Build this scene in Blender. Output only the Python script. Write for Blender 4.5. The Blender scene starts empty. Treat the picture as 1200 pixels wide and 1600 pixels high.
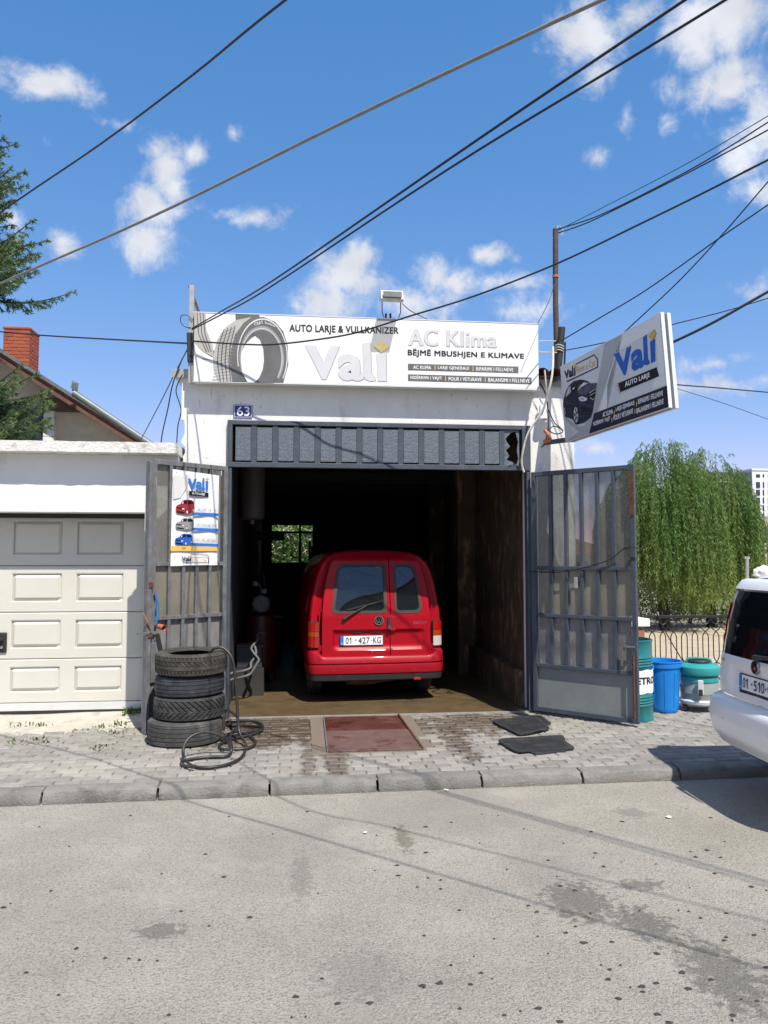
import bpy, bmesh, math, random
from mathutils import Vector, Matrix, noise, geometry
R = math.radians
rnd = random.Random(11)
S = bpy.context.scene
COL = S.collection

# ------------------------------------------------------------------ camera
F, EYE = 1200.0, 1.75                 # focal length in photo pixels, eye height
YAW, PIT = R(6.3), math.atan(72 / 1200)
cd = bpy.data.cameras.new('camera')
cam = bpy.data.objects.new('camera', cd); COL.objects.link(cam)
cam.location = (0, 0, EYE); cam.rotation_euler = (R(90) + PIT, 0, -YAW)
cd.sensor_fit = 'VERTICAL'; cd.sensor_height = 24; cd.sensor_width = 18
cd.lens = F / 1600 * 24; cd.clip_start = .05; cd.clip_end = 3000
S.camera = cam
S.render.resolution_x, S.render.resolution_y = 768, 1024

# ------------------------------------------------------------------ light
LIGHT = Vector((-.24, .6, -1)).normalized()
sd = bpy.data.lights.new('sun', 'SUN'); sd.energy = 4.6; sd.angle = R(.53); sd.color = (1, .94, .84)
sun = bpy.data.objects.new('sun', sd); COL.objects.link(sun)
sun.rotation_euler = LIGHT.to_track_quat('-Z', 'Y').to_euler(); sun.location = (2, -6, 12)
S.view_settings.view_transform = 'Standard'; S.view_settings.look = 'None'
S.view_settings.exposure = .52; S.view_settings.gamma = 1

def ray(px, py):
    u, v = (px - 600) / F, (800 - py) / F
    up, f = v * math.cos(PIT) + math.sin(PIT), math.cos(PIT) - v * math.sin(PIT)
    return Vector((u * math.cos(YAW) + f * math.sin(YAW), -u * math.sin(YAW) + f * math.cos(YAW), up))
EYEV = Vector((0, 0, EYE))
def onY(px, py, Y): d = ray(px, py); return EYEV + d * (Y / d.y)
def onZ(px, py, Z=0): d = ray(px, py); return EYEV + d * ((Z - EYE) / d.z)
def atT(px, py, t): return EYEV + ray(px, py) * t
class Plane:
    def __init__(s, o, n): s.o, s.n = Vector(o), Vector(n).normalized()
    def at(s, px, py, off=0):
        d = ray(px, py); o = s.o + s.n * off
        return EYEV + d * ((o - EYEV).dot(s.n) / d.dot(s.n))

W = bpy.data.worlds.new('World'); S.world = W; W.use_nodes = True
def world():
    nt = W.node_tree; N = nt.nodes; N.clear(); K = nt.links.new
    def node(t, **kw):
        n = N.new(t)
        for k, v in kw.items(): setattr(n, k, v)
        return n
    def math_(op, a, b=None, c=None):
        n = node('ShaderNodeMath', operation=op)
        for i, x in enumerate((a, b, c)):
            if x is None: continue
            if isinstance(x, (int, float)): n.inputs[i].default_value = x
            else: K(x, n.inputs[i])
        return n.outputs[0]
    out = node('ShaderNodeOutputWorld'); bg = node('ShaderNodeBackground')
    bg.inputs[1].default_value = .125; K(bg.outputs[0], out.inputs[0])
    sky = node('ShaderNodeTexSky', sky_type='NISHITA', sun_disc=False)
    d = -LIGHT
    sky.sun_elevation = math.asin(d.z); sky.sun_rotation = math.atan2(d.x, d.y)
    sky.altitude = 600; sky.air_density = 1.0; sky.dust_density = .05; sky.ozone_density = 2.0
    tc = node('ShaderNodeTexCoord'); sep = node('ShaderNodeSeparateXYZ'); K(tc.outputs['Generated'], sep.inputs[0])
    az = math_('ARCTAN2', sep.outputs[0], sep.outputs[1]); el = math_('ARCSINE', sep.outputs[2])
    cmb = node('ShaderNodeCombineXYZ'); K(az, cmb.inputs[0]); K(el, cmb.inputs[1])
    # clouds in view (centre and half size in photo pixels, turned into azimuth and elevation)
    blobs = [(88,130,62,26,1),(60,140,45,16,.9),(262,262,34,40,1.15),(245,235,22,24,1),(235,330,40,40,1.2),(232,375,42,40,1.2),(272,295,34,30,1.1),
             (301,240,22,20,.8),(392,342,40,15,.8),(97,378,26,22,.85),(20,345,26,18,.7),(545,425,48,48,1.15),(520,470,50,38,1.1),(580,440,50,36,1),
             (680,435,48,40,1.15),(640,470,60,34,1),(760,397,34,12,.75),(828,487,44,24,.75),(925,55,60,62,1.1),(930,110,34,34,.9),(985,20,50,36,.9),
             (1085,45,60,48,1.05),(1140,25,60,50,1),(1130,135,55,40,1),(1090,75,40,36,1),(1042,150,26,34,.8),(1038,185,18,22,.8),(1150,235,60,48,1),(1195,190,40,60,1),
             (1180,300,40,24,.8),(978,190,14,28,.55),(935,245,26,14,.5),(1192,450,32,26,.8),(1150,600,110,16,.6),(1060,605,60,12,.5),(930,700,70,12,.4),
             (80,222,20,14,.55),(455,330,16,12,.4),(185,195,30,8,.4),(375,275,14,12,.4),(365,208,10,10,.4),(800,440,50,10,.45),(1110,570,70,10,.45)]
    acc = None
    for px, py, rx, ry, w in blobs:
        def ae(x, y):
            r = ray(x, y).normalized(); return math.atan2(r.x, r.y), math.asin(r.z)
        a0, e0 = ae(px, py); ra = abs(ae(px + rx, py)[0] - a0) * 1.42; re = abs(ae(px, py - ry)[1] - e0) * 1.42
        ma = node('ShaderNodeVectorMath', operation='MULTIPLY_ADD'); K(cmb.outputs[0], ma.inputs[0])
        ma.inputs[1].default_value = (1 / ra, 1 / re, 0); ma.inputs[2].default_value = (-a0 / ra, -e0 / re, 0)
        ln = node('ShaderNodeVectorMath', operation='LENGTH'); K(ma.outputs[0], ln.inputs[0])
        m = math_('MULTIPLY', math_('SUBTRACT', 1, ln.outputs['Value']), w)
        acc = m if acc is None else math_('SMOOTH_MAX', acc, m, .15)
    def tex(scale, detail, rough=.55, dist=0, off=0):
        mp = node('ShaderNodeMapping'); K(tc.outputs['Generated'], mp.inputs[0]); mp.inputs['Location'].default_value = (off, off * .7, 0)
        n = node('ShaderNodeTexNoise'); K(mp.outputs[0], n.inputs[0]); n.inputs['Scale'].default_value = scale
        n.inputs['Detail'].default_value = detail; n.inputs['Roughness'].default_value = rough; n.inputs['Distortion'].default_value = dist
        return n.outputs[0]
    # the same kind of scattered cumulus over the rest of the sky
    outside = math_('MULTIPLY', math_('GREATER_THAN', math_('ABSOLUTE', math_('SUBTRACT', az, YAW)), .62), 1)
    far = math_('SUBTRACT', math_('MULTIPLY', math_('SUBTRACT', tex(3.2, 3, off=4.0), .47), 7), 0)
    farm = math_('SUBTRACT', math_('MULTIPLY', math_('ADD', far, 1.5), outside), 1.5)
    dens = math_('MAXIMUM', math_('MAXIMUM', acc, farm), -1.5)
    n1, n2 = tex(11, 9, .62, .5), tex(38, 8, .65, .4)
    dn = math_('ADD', dens, math_('ADD', math_('MULTIPLY', math_('SUBTRACT', n1, .5), 2.5), math_('MULTIPLY', math_('SUBTRACT', n2, .5), 1.3)))
    mr = node('ShaderNodeMapRange', interpolation_type='SMOOTHSTEP'); K(dn, mr.inputs[0])
    mr.inputs[1].default_value = .0; mr.inputs[2].default_value = 1.0; mr.inputs[3].default_value = 0; mr.inputs[4].default_value = .93
    sh = node('ShaderNodeMapRange'); K(tex(9, 6, .55, .2, 2.3), sh.inputs[0])
    sh.inputs[1].default_value = .3; sh.inputs[2].default_value = .7; sh.inputs[3].default_value = 4.0; sh.inputs[4].default_value = 5.6
    cc = node('ShaderNodeVectorMath', operation='SCALE'); cc.inputs[0].default_value = (.955, .98, 1.04); K(sh.outputs[0], cc.inputs['Scale'])
    # white balance and tone of the phone picture, channel by channel
    sp3, cb3 = node('ShaderNodeSeparateXYZ'), node('ShaderNodeCombineXYZ'); K(sky.outputs[0], sp3.inputs[0])
    for ch, (g, k) in enumerate(((1.216, .62), (.70, 1.15), (.535, 2.05))): K(math_('MULTIPLY', math_('POWER', sp3.outputs[ch], g), k), cb3.inputs[ch])
    hs = cb3
    mx = node('ShaderNodeMix', data_type='RGBA'); K(mr.outputs[0], mx.inputs[0]); K(hs.outputs[0], mx.inputs[6]); K(cc.outputs[0], mx.inputs[7])
    K(mx.outputs[2], bg.inputs[0])
world()

# ------------------------------------------------------------------ materials
MATS = {}
def mat(name, col, rough=.6, metal=0, var=.12, vs=5, bump=0, bs=80, dirt=(), spec=.5, coat=0, rand=0, stretch=(1, 1, 1), ior=1.5, place=False, alpha=None, emis=0, spots=()):
    """procedural principled material: base colour varied by noise, layers of dirt, fine bump.
    dirt = (colour, scale, lo, hi, amount, stretch, rough) per layer; spots = (colour, x, y, rx, ry, amount, rough) stains on the ground"""
    m = bpy.data.materials.new(name); m.use_nodes = True; MATS[name] = m
    nt = m.node_tree; N = nt.nodes; K = nt.links.new; N.clear()
    def node(t, **kw):
        n = N.new(t)
        for k, v in kw.items(): setattr(n, k, v)
        return n
    out = node('ShaderNodeOutputMaterial'); b = node('ShaderNodeBsdfPrincipled'); K(b.outputs[0], out.inputs[0])
    if place: co = node('ShaderNodeNewGeometry').outputs['Position']
    else: co = node('ShaderNodeTexCoord').outputs['Object']
    mp = node('ShaderNodeMapping'); K(co, mp.inputs[0]); mp.inputs['Scale'].default_value = stretch
    def noi(scale, detail=6, st=None, rough=.6, loc=0):
        v = mp.outputs[0]
        if st is not None or loc:
            q = node('ShaderNodeMapping'); K(co, q.inputs[0]); q.inputs['Scale'].default_value = st or (1, 1, 1); q.inputs['Location'].default_value = (loc, loc * 1.3, loc * .7); v = q.outputs[0]
        n = node('ShaderNodeTexNoise'); K(v, n.inputs[0]); n.inputs['Scale'].default_value = scale; n.inputs['Detail'].default_value = detail; n.inputs['Roughness'].default_value = rough
        return n.outputs[0]
    def rng(x, a, c, lo, hi, smooth=False):
        r = node('ShaderNodeMapRange'); K(x, r.inputs[0])
        if smooth: r.interpolation_type = 'SMOOTHSTEP'
        for i, q in enumerate((a, c, lo, hi)): r.inputs[i + 1].default_value = q
        return r.outputs[0]
    def mixc(f, a, c):
        x = node('ShaderNodeMix', data_type='RGBA')
        for sock, q in ((x.inputs[0], f), (x.inputs[6], a), (x.inputs[7], c)):
            if isinstance(q, (int, float)): sock.default_value = q
            elif isinstance(q, tuple): sock.default_value = (*q[:3], 1)
            else: K(q, sock)
        return x.outputs[2]
    def mul(a, c):
        x = node('ShaderNodeMath', operation='MULTIPLY')
        for i, q in enumerate((a, c)):
            if isinstance(q, (int, float)): x.inputs[i].default_value = q
            else: K(q, x.inputs[i])
        return x.outputs[0]
    c = mixc(rng(noi(vs), .3, .7, 0, 1), tuple(max(0, q * (1 - var)) for q in col), tuple(min(1, q * (1 + var)) for q in col))
    rg = rough
    def mixf(f, a, q):
        x = node('ShaderNodeMix', data_type='FLOAT')
        for sock, z in ((x.inputs[0], f), (x.inputs[2], a), (x.inputs[3], q)):
            if isinstance(z, (int, float)): sock.default_value = z
            else: K(z, sock)
        return x.outputs[0]
    for i, d in enumerate(dirt):
        dc, ds, lo, hi, am = d[:5]; st = d[5] if len(d) > 5 else None; dr = d[6] if len(d) > 6 else None
        f = rng(noi(ds, 8, st, .65, 3.1 + i * 2.7), lo, hi, 0, am, True)
        c = mixc(f, c, dc)
        if dr is not None: rg = mixf(f, rg, dr)
    for i, sp in enumerate(spots):
        sc, sx, sy, rx, ry, am, sr = sp[:7]
        q = node('ShaderNodeVectorMath', operation='MULTIPLY_ADD'); K(co, q.inputs[0])
        q.inputs[1].default_value = (1 / rx, 1 / ry, 0); q.inputs[2].default_value = (-sx / rx, -sy / ry, 0)
        ln = node('ShaderNodeVectorMath', operation='LENGTH'); K(q.outputs[0], ln.inputs[0])
        k1 = sp[7] if len(sp) > 7 else 5
        ad = node('ShaderNodeMath', operation='MULTIPLY_ADD'); K(noi(k1, 7, None, .62, 1.7 * i + .9), ad.inputs[0]); ad.inputs[1].default_value = 2.4; K(ln.outputs['Value'], ad.inputs[2])
        f = rng(ad.outputs[0], 1.62, 2.02, am, 0, True)
        c = mixc(f, c, sc)
        if sr is not None: rg = mixf(f, rg, sr)
    if rand:
        oi = node('ShaderNodeObjectInfo'); h = node('ShaderNodeHueSaturation'); K(c, h.inputs['Color'])
        at = node('ShaderNodeAttribute'); at.attribute_name = 'tone'; ad2 = node('ShaderNodeMath', operation='ADD')
        K(rng(oi.outputs['Random'], 0, 1, 1 - rand, 1 + rand), ad2.inputs[0]); K(at.outputs['Fac'], ad2.inputs[1]); K(ad2.outputs[0], h.inputs['Value']); c = h.outputs[0]
    K(c, b.inputs['Base Color'])
    if isinstance(rg, (int, float)): b.inputs['Roughness'].default_value = rg
    else: K(rg, b.inputs['Roughness'])
    b.inputs['Metallic'].default_value = metal; b.inputs['Specular IOR Level'].default_value = spec
    b.inputs['IOR'].default_value = ior
    if coat: b.inputs['Coat Weight'].default_value = coat; b.inputs['Coat Roughness'].default_value = .04
    if bump:
        bn = node('ShaderNodeBump'); bn.inputs['Strength'].default_value = bump; bn.inputs['Distance'].default_value = .02
        K(noi(bs, 5), bn.inputs['Height']); K(bn.outputs[0], b.inputs['Normal'])
    if alpha is not None:      # dirty glass: part clear, part dusty film
        tr = node('ShaderNodeBsdfTransparent'); tr.inputs[0].default_value = (.82, .86, .86, 1)
        ms = node('ShaderNodeMixShader')
        K(rng(noi(2.2, 6, None, .6, 8), .3, .7, max(0, alpha - .15), min(1, alpha + .15)), ms.inputs[0])
        K(tr.outputs[0], ms.inputs[1]); K(b.outputs[0], ms.inputs[2]); K(ms.outputs[0], out.inputs[0])
    return m

GREY_STAIN = (.16, .145, .12)
WET = (.075, .055, .035)
mat('white_wall', (.7, .7, .685), .85, var=.06, vs=2.5, bump=.3, bs=45, dirt=(((.36, .33, .28), 3.2, .54, .78, .65, (1, 1, .4)), ((.26, .22, .17), 14, .62, .74, .65), ((.3, .28, .25), 26, .64, .7, .6, (1, 1, .15))))
mat('white_wash', (.74, .73, .7), .9, var=.08, vs=5, bump=.6, bs=30, dirt=(((.3, .27, .22), 9, .58, .72, .7), ((.12, .1, .09), 40, .64, .7, .8)))
mat('garage_wall', (.74, .745, .735), .88, var=.05, vs=2, bump=.2, bs=60, dirt=(((.42, .4, .36), 4, .56, .82, .45, (1, 1, .4)), ((.36, .33, .28), 22, .66, .74, .5)))
mat('concrete', (.34, .32, .29), .9, var=.2, vs=7, bump=.5, bs=50, dirt=(((.14, .12, .1), 6, .55, .75, .6),))
mat('gravel_concrete', (.2, .165, .13), .9, var=.3, vs=90, bump=.9, bs=90, dirt=(((.15, .12, .09), 60, .5, .62, .8),), place=True)
mat('steel_paint', (.062, .076, .096), .55, spec=.3, var=.16, vs=9, bump=.12, bs=40, dirt=(((.19, .2, .205), 22, .6, .76, .5, (1, 1, .3)), ((.14, .06, .03), 11, .62, .74, .8)))
mat('worn_steel', (.13, .135, .145), .6, var=.25, vs=12, bump=.2, bs=50, dirt=(((.27, .265, .255), 20, .56, .72, .7, (1, 1, .2)), ((.13, .065, .035), 8, .54, .72, .8, (1, 1, .4))))
mat('worn_sheet', (.19, .185, .18), .6, var=.2, vs=6, bump=.2, bs=40, dirt=(((.12, .09, .07), 5, .52, .75, .7, (1, 1, .35)), ((.2, .1, .05), 9, .6, .74, .65), ((.42, .41, .39), 26, .62, .7, .5, (1, 1, .3))))
mat('panel_paint', (.2, .215, .21), .55, var=.1, vs=4, bump=.1, bs=30, dirt=(((.12, .12, .11), 7, .6, .75, .5, (1, 1, .4)), ((.17, .09, .05), 16, .66, .74, .7)))
mat('transom_pane', (.115, .138, .165), .5, spec=.3, var=.15, vs=16, bump=.55, bs=32, dirt=(((.22, .24, .26), 30, .6, .75, .35),))
mat('gate_glass', (.19, .175, .15), .28, var=.2, vs=3, alpha=.55, dirt=(((.25, .22, .17), 5, .5, .8, .6),))
mat('gate_glass_dusty', (.22, .2, .155), .35, var=.2, vs=4, alpha=.8, dirt=(((.2, .17, .12), 6, .5, .75, .7, (1, 1, .4)),))
mat('sign_white', (.74, .745, .735), .35, var=.025, vs=3, dirt=(((.5, .47, .4), 3.5, .62, .85, .45, (1, 1, .25)), ((.3, .27, .22), 18, .68, .78, .5)))
mat('sign_silver', (.55, .58, .61), .6, spec=.12, var=.05, vs=3)
mat('sign_silver_dark', (.36, .385, .41), .6, spec=.12, var=.05, vs=3)
mat('sign_light', (.66, .685, .7), .6, spec=.12, var=.03, vs=3)
mat('sign_frame', (.66, .68, .68), .35, metal=.2, var=.05, vs=4, dirt=(((.35, .33, .3), 12, .6, .75, .5),))
mat('print_dark', (.035, .035, .04), .6, spec=.12, var=.1, vs=8)
mat('print_grey', (.13, .13, .135), .6, spec=.12, var=.15, vs=6)
mat('print_mid', (.27, .27, .28), .6, spec=.12, var=.15, vs=6)
mat('print_tread', (.4, .39, .37), .6, spec=.12, var=.15, vs=6)
mat('print_pale', (.62, .62, .6), .6, spec=.12, var=.05, vs=6)
mat('print_lav', (.56, .565, .59), .6, spec=.12, var=.05, vs=5, dirt=(((.58, .59, .62), 4, .5, .7, .6),))
mat('print_ghost', (.56, .565, .585), .6, spec=.12, var=.04, vs=5)
mat('print_band', (.34, .35, .36), .6, spec=.12, var=.08, vs=5)
mat('print_white', (.8, .8, .8), .6, spec=.12, var=.02, vs=5)
mat('print_gold', (.6, .36, .08), .6, spec=.12, var=.1, vs=8)
mat('print_gold_faded', (.45, .36, .17), .6, spec=.12, var=.15, vs=8)
mat('print_yellow', (.72, .45, .12), .6, spec=.12, var=.06, vs=8)
mat('print_blue', (.03, .17, .55), .6, spec=.12, var=.08, vs=8)
mat('print_blue_deep', (.02, .11, .46), .6, spec=.12, var=.08, vs=8)
mat('print_navy', (.02, .022, .045), .6, spec=.12, var=.3, vs=10)
mat('print_navy_light', (.07, .08, .13), .6, spec=.12, var=.3, vs=10)
mat('print_red', (.3, .03, .04), .6, spec=.12, var=.2, vs=20)
mat('print_black', (.012, .012, .014), .6, spec=.12, var=.1, vs=8)
mat('poster_paper', (.74, .755, .78), .6, spec=.12, var=.05, vs=9, dirt=(((.66, .56, .46), 5, .55, .75, .5),), bump=.1, bs=12)
mat('plate_blue', (.015, .02, .2), .35, var=.1, vs=20)
mat('enamel_white', (.72, .74, .8), .3, var=.03, vs=9)
mat('asphalt', (.37, .345, .298), .92, var=.16, vs=1.1, bump=1.0, bs=95, place=True,
    dirt=(((.15, .14, .12), 90, .5, .6, .7), ((.6, .575, .52), 75, .57, .66, .7), ((.24, .228, .2), 9, .56, .75, .45), ((.45, .425, .375), 2.2, .5, .75, .5), ((.25, .235, .205), .7, .5, .72, .45), ((.22, .21, .185), 4.5, .6, .72, .4, (.25, 1, 1)), ((.05, .047, .042), 17, .715, .735, .9)),
    spots=[((.075, .07, .062), *onZ(905, 1408, -.1).xy, 0.29, 0.36, 0.6, .8, 24), ((.085, .08, .07), *onZ(1000, 1383, -.1).xy, 0.22, 0.10, 0.6, .8, 24), ((.07, .066, .06), *onZ(1010, 1445, -.1).xy, 0.20, 0.29, 0.6, .8, 24),
           ((.09, .085, .075), *onZ(1130, 1520, -.1).xy, 0.24, 0.47, 0.6, .8, 24), ((.1, .095, .085), *onZ(250, 1455, -.1).xy, 0.19, 0.12, 0.59, .8, 24), ((.12, .1, .07), *onZ(630, 1310, -.1).xy, 0.09, 0.36, 0.6, .8, 24),
           ((.11, .105, .095), *onZ(470, 1370, -.1).xy, 0.10, 0.51, 0.34, .8, 24), ((.13, .12, .11), *onZ(985, 1270, -.1).xy, 0.17, 0.17, 0.42, .8, 24), ((.15, .14, .13), *onZ(560, 1520, -.1).xy, 0.30, 0.34, 0.34, .85, 24)])
pv_spots = [(WET, *onZ(420, 1132, 0).xy, 1.44, 1.05, .93, .25, 6), (WET, *onZ(400, 1158, 0).xy, 0.85, 0.44, .85, .3, 6), (WET, *onZ(730, 1130, 0).xy, 1.02, 0.85, .75, .35, 6), (WET, *onZ(715, 1160, 0).xy, 0.20, 1.02, .75, .35, 9),
            (WET, *onZ(525, 1190, 0).xy, 0.17, 1.02, .7, .35, 9), (WET, *onZ(482, 1200, 0).xy, 0.09, 1.19, .6, .35, 9), (WET, *onZ(790, 1122, 0).xy, 0.85, 0.42, .6, .4, 7),
            ((.46, .415, .33), *onZ(60, 1125, 0).xy, 1.9, .75, .85, .95, 5), ((.36, .34, .3), *onZ(140, 1200, 0).xy, 1.2, .4, .5, .95, 5), ((.13, .12, .11), *onZ(1020, 1190, 0).xy, .5, .3, .35, .9, 6)]
mat('paver', (.25, .236, .215), .9, var=.14, vs=13, bump=.5, bs=110, place=True, rand=.17, dirt=(((.15, .14, .13), 5, .52, .75, .5), ((.36, .35, .33), 30, .6, .7, .5)), spots=pv_spots)
mat('joint_sand', (.17, .15, .12), .95, var=.2, vs=30, bump=.6, bs=150, place=True, spots=pv_spots[:8])
mat('kerb_stone', (.2, .193, .178), .92, var=.16, vs=6, bump=.7, bs=70, rand=.08, place=True, dirt=(((.1, .095, .085), 5, .5, .7, .7), ((.33, .32, .295), 26, .6, .7, .6)))
mat('garage_floor', (.105, .073, .036), .45, var=.25, vs=4, bump=.35, bs=130, place=True, dirt=(((.07, .048, .025), 60, .5, .62, .7), ((.06, .045, .03), 2.2, .5, .7, .6, None, .2)))
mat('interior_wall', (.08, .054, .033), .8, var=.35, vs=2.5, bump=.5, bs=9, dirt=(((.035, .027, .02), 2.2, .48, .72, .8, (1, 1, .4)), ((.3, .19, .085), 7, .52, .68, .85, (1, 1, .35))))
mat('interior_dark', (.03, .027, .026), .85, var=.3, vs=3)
mat('rust_plate', (.07, .022, .017), .4, var=.3, vs=5, bump=.2, bs=40, place=True, dirt=(((.11, .06, .05), 4, .48, .66, .8, None, .5), ((.06, .016, .012), 3, .56, .62, .9, None, .12)))
mat('rust', (.1, .042, .026), .8, var=.4, vs=14, bump=.4, bs=60)
mat('pole_rust', (.07, .045, .038), .75, var=.4, vs=9, bump=.3, bs=60, dirt=(((.03, .03, .033), 5, .5, .7, .8),))
mat('galvanised', (.36, .36, .35), .5, metal=.3, var=.15, vs=14, dirt=(((.2, .12, .08), 9, .6, .75, .5),))
mat('black_cable', (.012, .012, .014), .6, var=.1)
mat('dark_cable', (.012, .01, .013), .6, var=.1)
mat('grey_cable', (.2, .2, .195), .6, var=.15, vs=20)
mat('pale_cable', (.5, .48, .43), .6, var=.15, vs=20)
mat('rubber', (.032, .032, .033), .72, var=.25, vs=12, bump=.2, bs=60, dirt=(((.1, .095, .085), 7, .5, .72, .7),), spec=.35)
mat('rubber_brown', (.045, .041, .036), .78, var=.25, vs=12, bump=.2, bs=60, dirt=(((.13, .115, .09), 6, .48, .72, .75),), spec=.3)
mat('rubber_blue', (.03, .033, .04), .7, var=.25, vs=12, bump=.2, bs=60, dirt=(((.085, .09, .1), 7, .5, .72, .6),), spec=.35)
mat('rubber_grey', (.055, .055, .055), .8, var=.2, vs=10, bump=.2, bs=60, dirt=(((.15, .145, .135), 6, .45, .72, .7),), spec=.3)
mat('rubber_mat', (.028, .03, .033), .6, var=.3, vs=10, bump=.15, bs=80, dirt=(((.09, .085, .078), 8, .52, .72, .6),))
mat('hose_black', (.025, .025, .026), .45, var=.2, vs=14, dirt=(((.1, .09, .075), 9, .55, .75, .6),))
mat('hose_grey', (.085, .085, .095), .5, var=.2, vs=14)
mat('red_paint', (.34, .0025, .011), .38, var=.06, vs=3, spec=.2, coat=.12, dirt=(((.3, .014, .026), 5, .58, .85, .35), ((.5, .3, .28), 55, .76, .8, .6)))
mat('red_bumper', (.3, .004, .014), .5, var=.1, vs=5, spec=.25, coat=.05, dirt=(((.3, .1, .1), 16, .6, .74, .5), ((.55, .45, .42), 38, .7, .74, .7)))
mat('black_plastic', (.02, .02, .021), .6, var=.2, vs=15, dirt=(((.08, .07, .06), 8, .55, .75, .6),))
mat('dark_seal', (.045, .032, .026), .6, var=.2, vs=15)
mat('auto_glass', (.006, .008, .009), .03, var=.1, vs=5, ior=1.75, spec=.5)
mat('chrome', (.55, .56, .57), .16, metal=1, var=.05)
mat('lamp_red', (.36, .006, .005), .18, var=.08, vs=30, coat=.6)
mat('lamp_orange', (.36, .045, .005), .18, var=.08, vs=30, coat=.6)
mat('lamp_white', (.55, .5, .46), .18, var=.08, vs=30, coat=.6)
mat('plate_white', (.78, .8, .82), .35, var=.02)
mat('silver_white', (.78, .79, .8), .35, metal=.0, var=.02, vs=3, coat=.5)
mat('alloy', (.4, .4, .41), .35, metal=.8, var=.1)
mat('door_cream', (.585, .575, .515), .5, var=.03, vs=3, dirt=(((.62, .57, .45), 2.5, .55, .85, .4, (1, 1, .5)),), bump=.06, bs=220)
mat('black_frame', (.014, .014, .016), .55, var=.2)
mat('barrel_teal', (.008, .15, .165), .38, var=.12, vs=6, coat=.2, dirt=(((.02, .09, .085), 6, .55, .75, .6), ((.2, .2, .17), 20, .68, .76, .5)))
mat('bin_blue', (.008, .2, .62), .38, var=.06, vs=4, spec=.5)
mat('vac_teal', (.03, .27, .27), .35, var=.08, vs=6)
mat('vac_grey', (.27, .3, .29), .45, metal=.2, var=.1, vs=7, dirt=(((.15, .14, .12), 8, .55, .75, .5),))
mat('iron', (.025, .026, .03), .5, metal=.3, var=.2, vs=20)
mat('brick', (.33, .085, .042), .85, var=.2, vs=18, bump=.4, bs=80, rand=.18)
mat('mortar', (.3, .25, .21), .95, var=.15, vs=20, bump=.4, bs=90)
mat('pillar_brick', (.3, .13, .085), .85, var=.2, vs=14, bump=.4, bs=70, rand=.15)
mat('soffit', (.12, .06, .042), .8, var=.2, vs=8, stretch=(1, 8, 1))
mat('gutter', (.14, .165, .17), .5, metal=.2, var=.15, vs=7, dirt=(((.12, .13, .12), 6, .55, .75, .6),))
mat('house_plaster', (.55, .49, .39), .9, var=.1, vs=4, bump=.3, bs=40, dirt=(((.35, .3, .24), 3, .55, .8, .5),))
mat('roof_tile', (.17, .075, .05), .85, var=.3, vs=7, bump=.5, bs=30, rand=.15)
mat('timber', (.1, .065, .045), .85, var=.3, vs=8, stretch=(1, 1, 8))
mat('bark', (.04, .03, .024), .95, var=.4, vs=9, bump=.9, bs=20, stretch=(1, 1, .3))
mat('sand', (.42, .35, .25), .95, var=.14, vs=2, bump=.6, bs=40, place=True, dirt=(((.27, .22, .15), 3, .5, .75, .6), ((.3, .25, .19), 90, .55, .65, .6)))
mat('earth', (.2, .17, .12), .95, var=.25, vs=.6, bump=.6, bs=20, place=True, dirt=(((.07, .1, .03), .9, .45, .65, .8),))
mat('swept_sand', (.46, .43, .37), .95, var=.12, vs=4, bump=.6, bs=60, place=True, dirt=(((.3, .28, .25), 6, .5, .7, .7), ((.56, .53, .46), 60, .56, .66, .6)))
mat('pit_plate_dry', (.12, .078, .068), .5, var=.2, vs=5, bump=.2, bs=40, place=True, dirt=(((.07, .025, .02), 4, .56, .66, .8, None, .3),))
mat('flat_white', (.68, .7, .76), .85, var=.03, vs=.3)
mat('flat_dark', (.05, .065, .08), .4, var=.2, vs=.2)
mat('window_dark', (.03, .04, .055), .12, var=.2, vs=.5)
mat('pane_clear', (.4, .42, .42), .1, var=.05, alpha=.15)
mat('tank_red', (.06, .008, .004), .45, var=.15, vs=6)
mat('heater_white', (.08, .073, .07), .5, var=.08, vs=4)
mat('lamp_body', (.55, .55, .52), .45, var=.1, vs=12, dirt=(((.25, .2, .15), 8, .55, .75, .6),))
mat('lamp_glass', (.12, .13, .11), .15, var=.15, vs=14)
mat('crate_blue', (.03, .037, .05), .5, var=.1)
mat('litter', (.75, .74, .7), .8, var=.05)
mat('tar', (.04, .037, .033), .9, var=.3, vs=40, bump=.5, bs=80)
mat('blue_cord', (.02, .16, .42), .5, var=.1)
mat('copper', (.42, .12, .05), .5, var=.3, vs=20)
def leaf_mat(name, a, b_, rough=.55, trans=.35, vs=1.2):
    m = bpy.data.materials.new(name); m.use_nodes = True; MATS[name] = m
    nt = m.node_tree; N = nt.nodes; K = nt.links.new; N.clear()
    out = N.new('ShaderNodeOutputMaterial'); b = N.new('ShaderNodeBsdfPrincipled'); t = N.new('ShaderNodeBsdfTranslucent'); mx = N.new('ShaderNodeMixShader')
    at = N.new('ShaderNodeAttribute'); at.attribute_name = 'tone'
    c = N.new('ShaderNodeMix'); c.data_type = 'RGBA'; K(at.outputs['Fac'], c.inputs[0]); c.inputs[6].default_value = (*a, 1); c.inputs[7].default_value = (*b_, 1)
    K(c.outputs[2], b.inputs['Base Color']); K(c.outputs[2], t.inputs[0]); b.inputs['Roughness'].default_value = rough
    mx.inputs[0].default_value = trans; K(b.outputs[0], mx.inputs[1]); K(t.outputs[0], mx.inputs[2]); K(mx.outputs[0], out.inputs[0])
leaf_mat('willow_leaf', (.07, .165, .032), (.27, .33, .08), trans=.42)
leaf_mat('spruce_needle', (.03, .075, .032), (.15, .21, .06), trans=.3)
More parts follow.
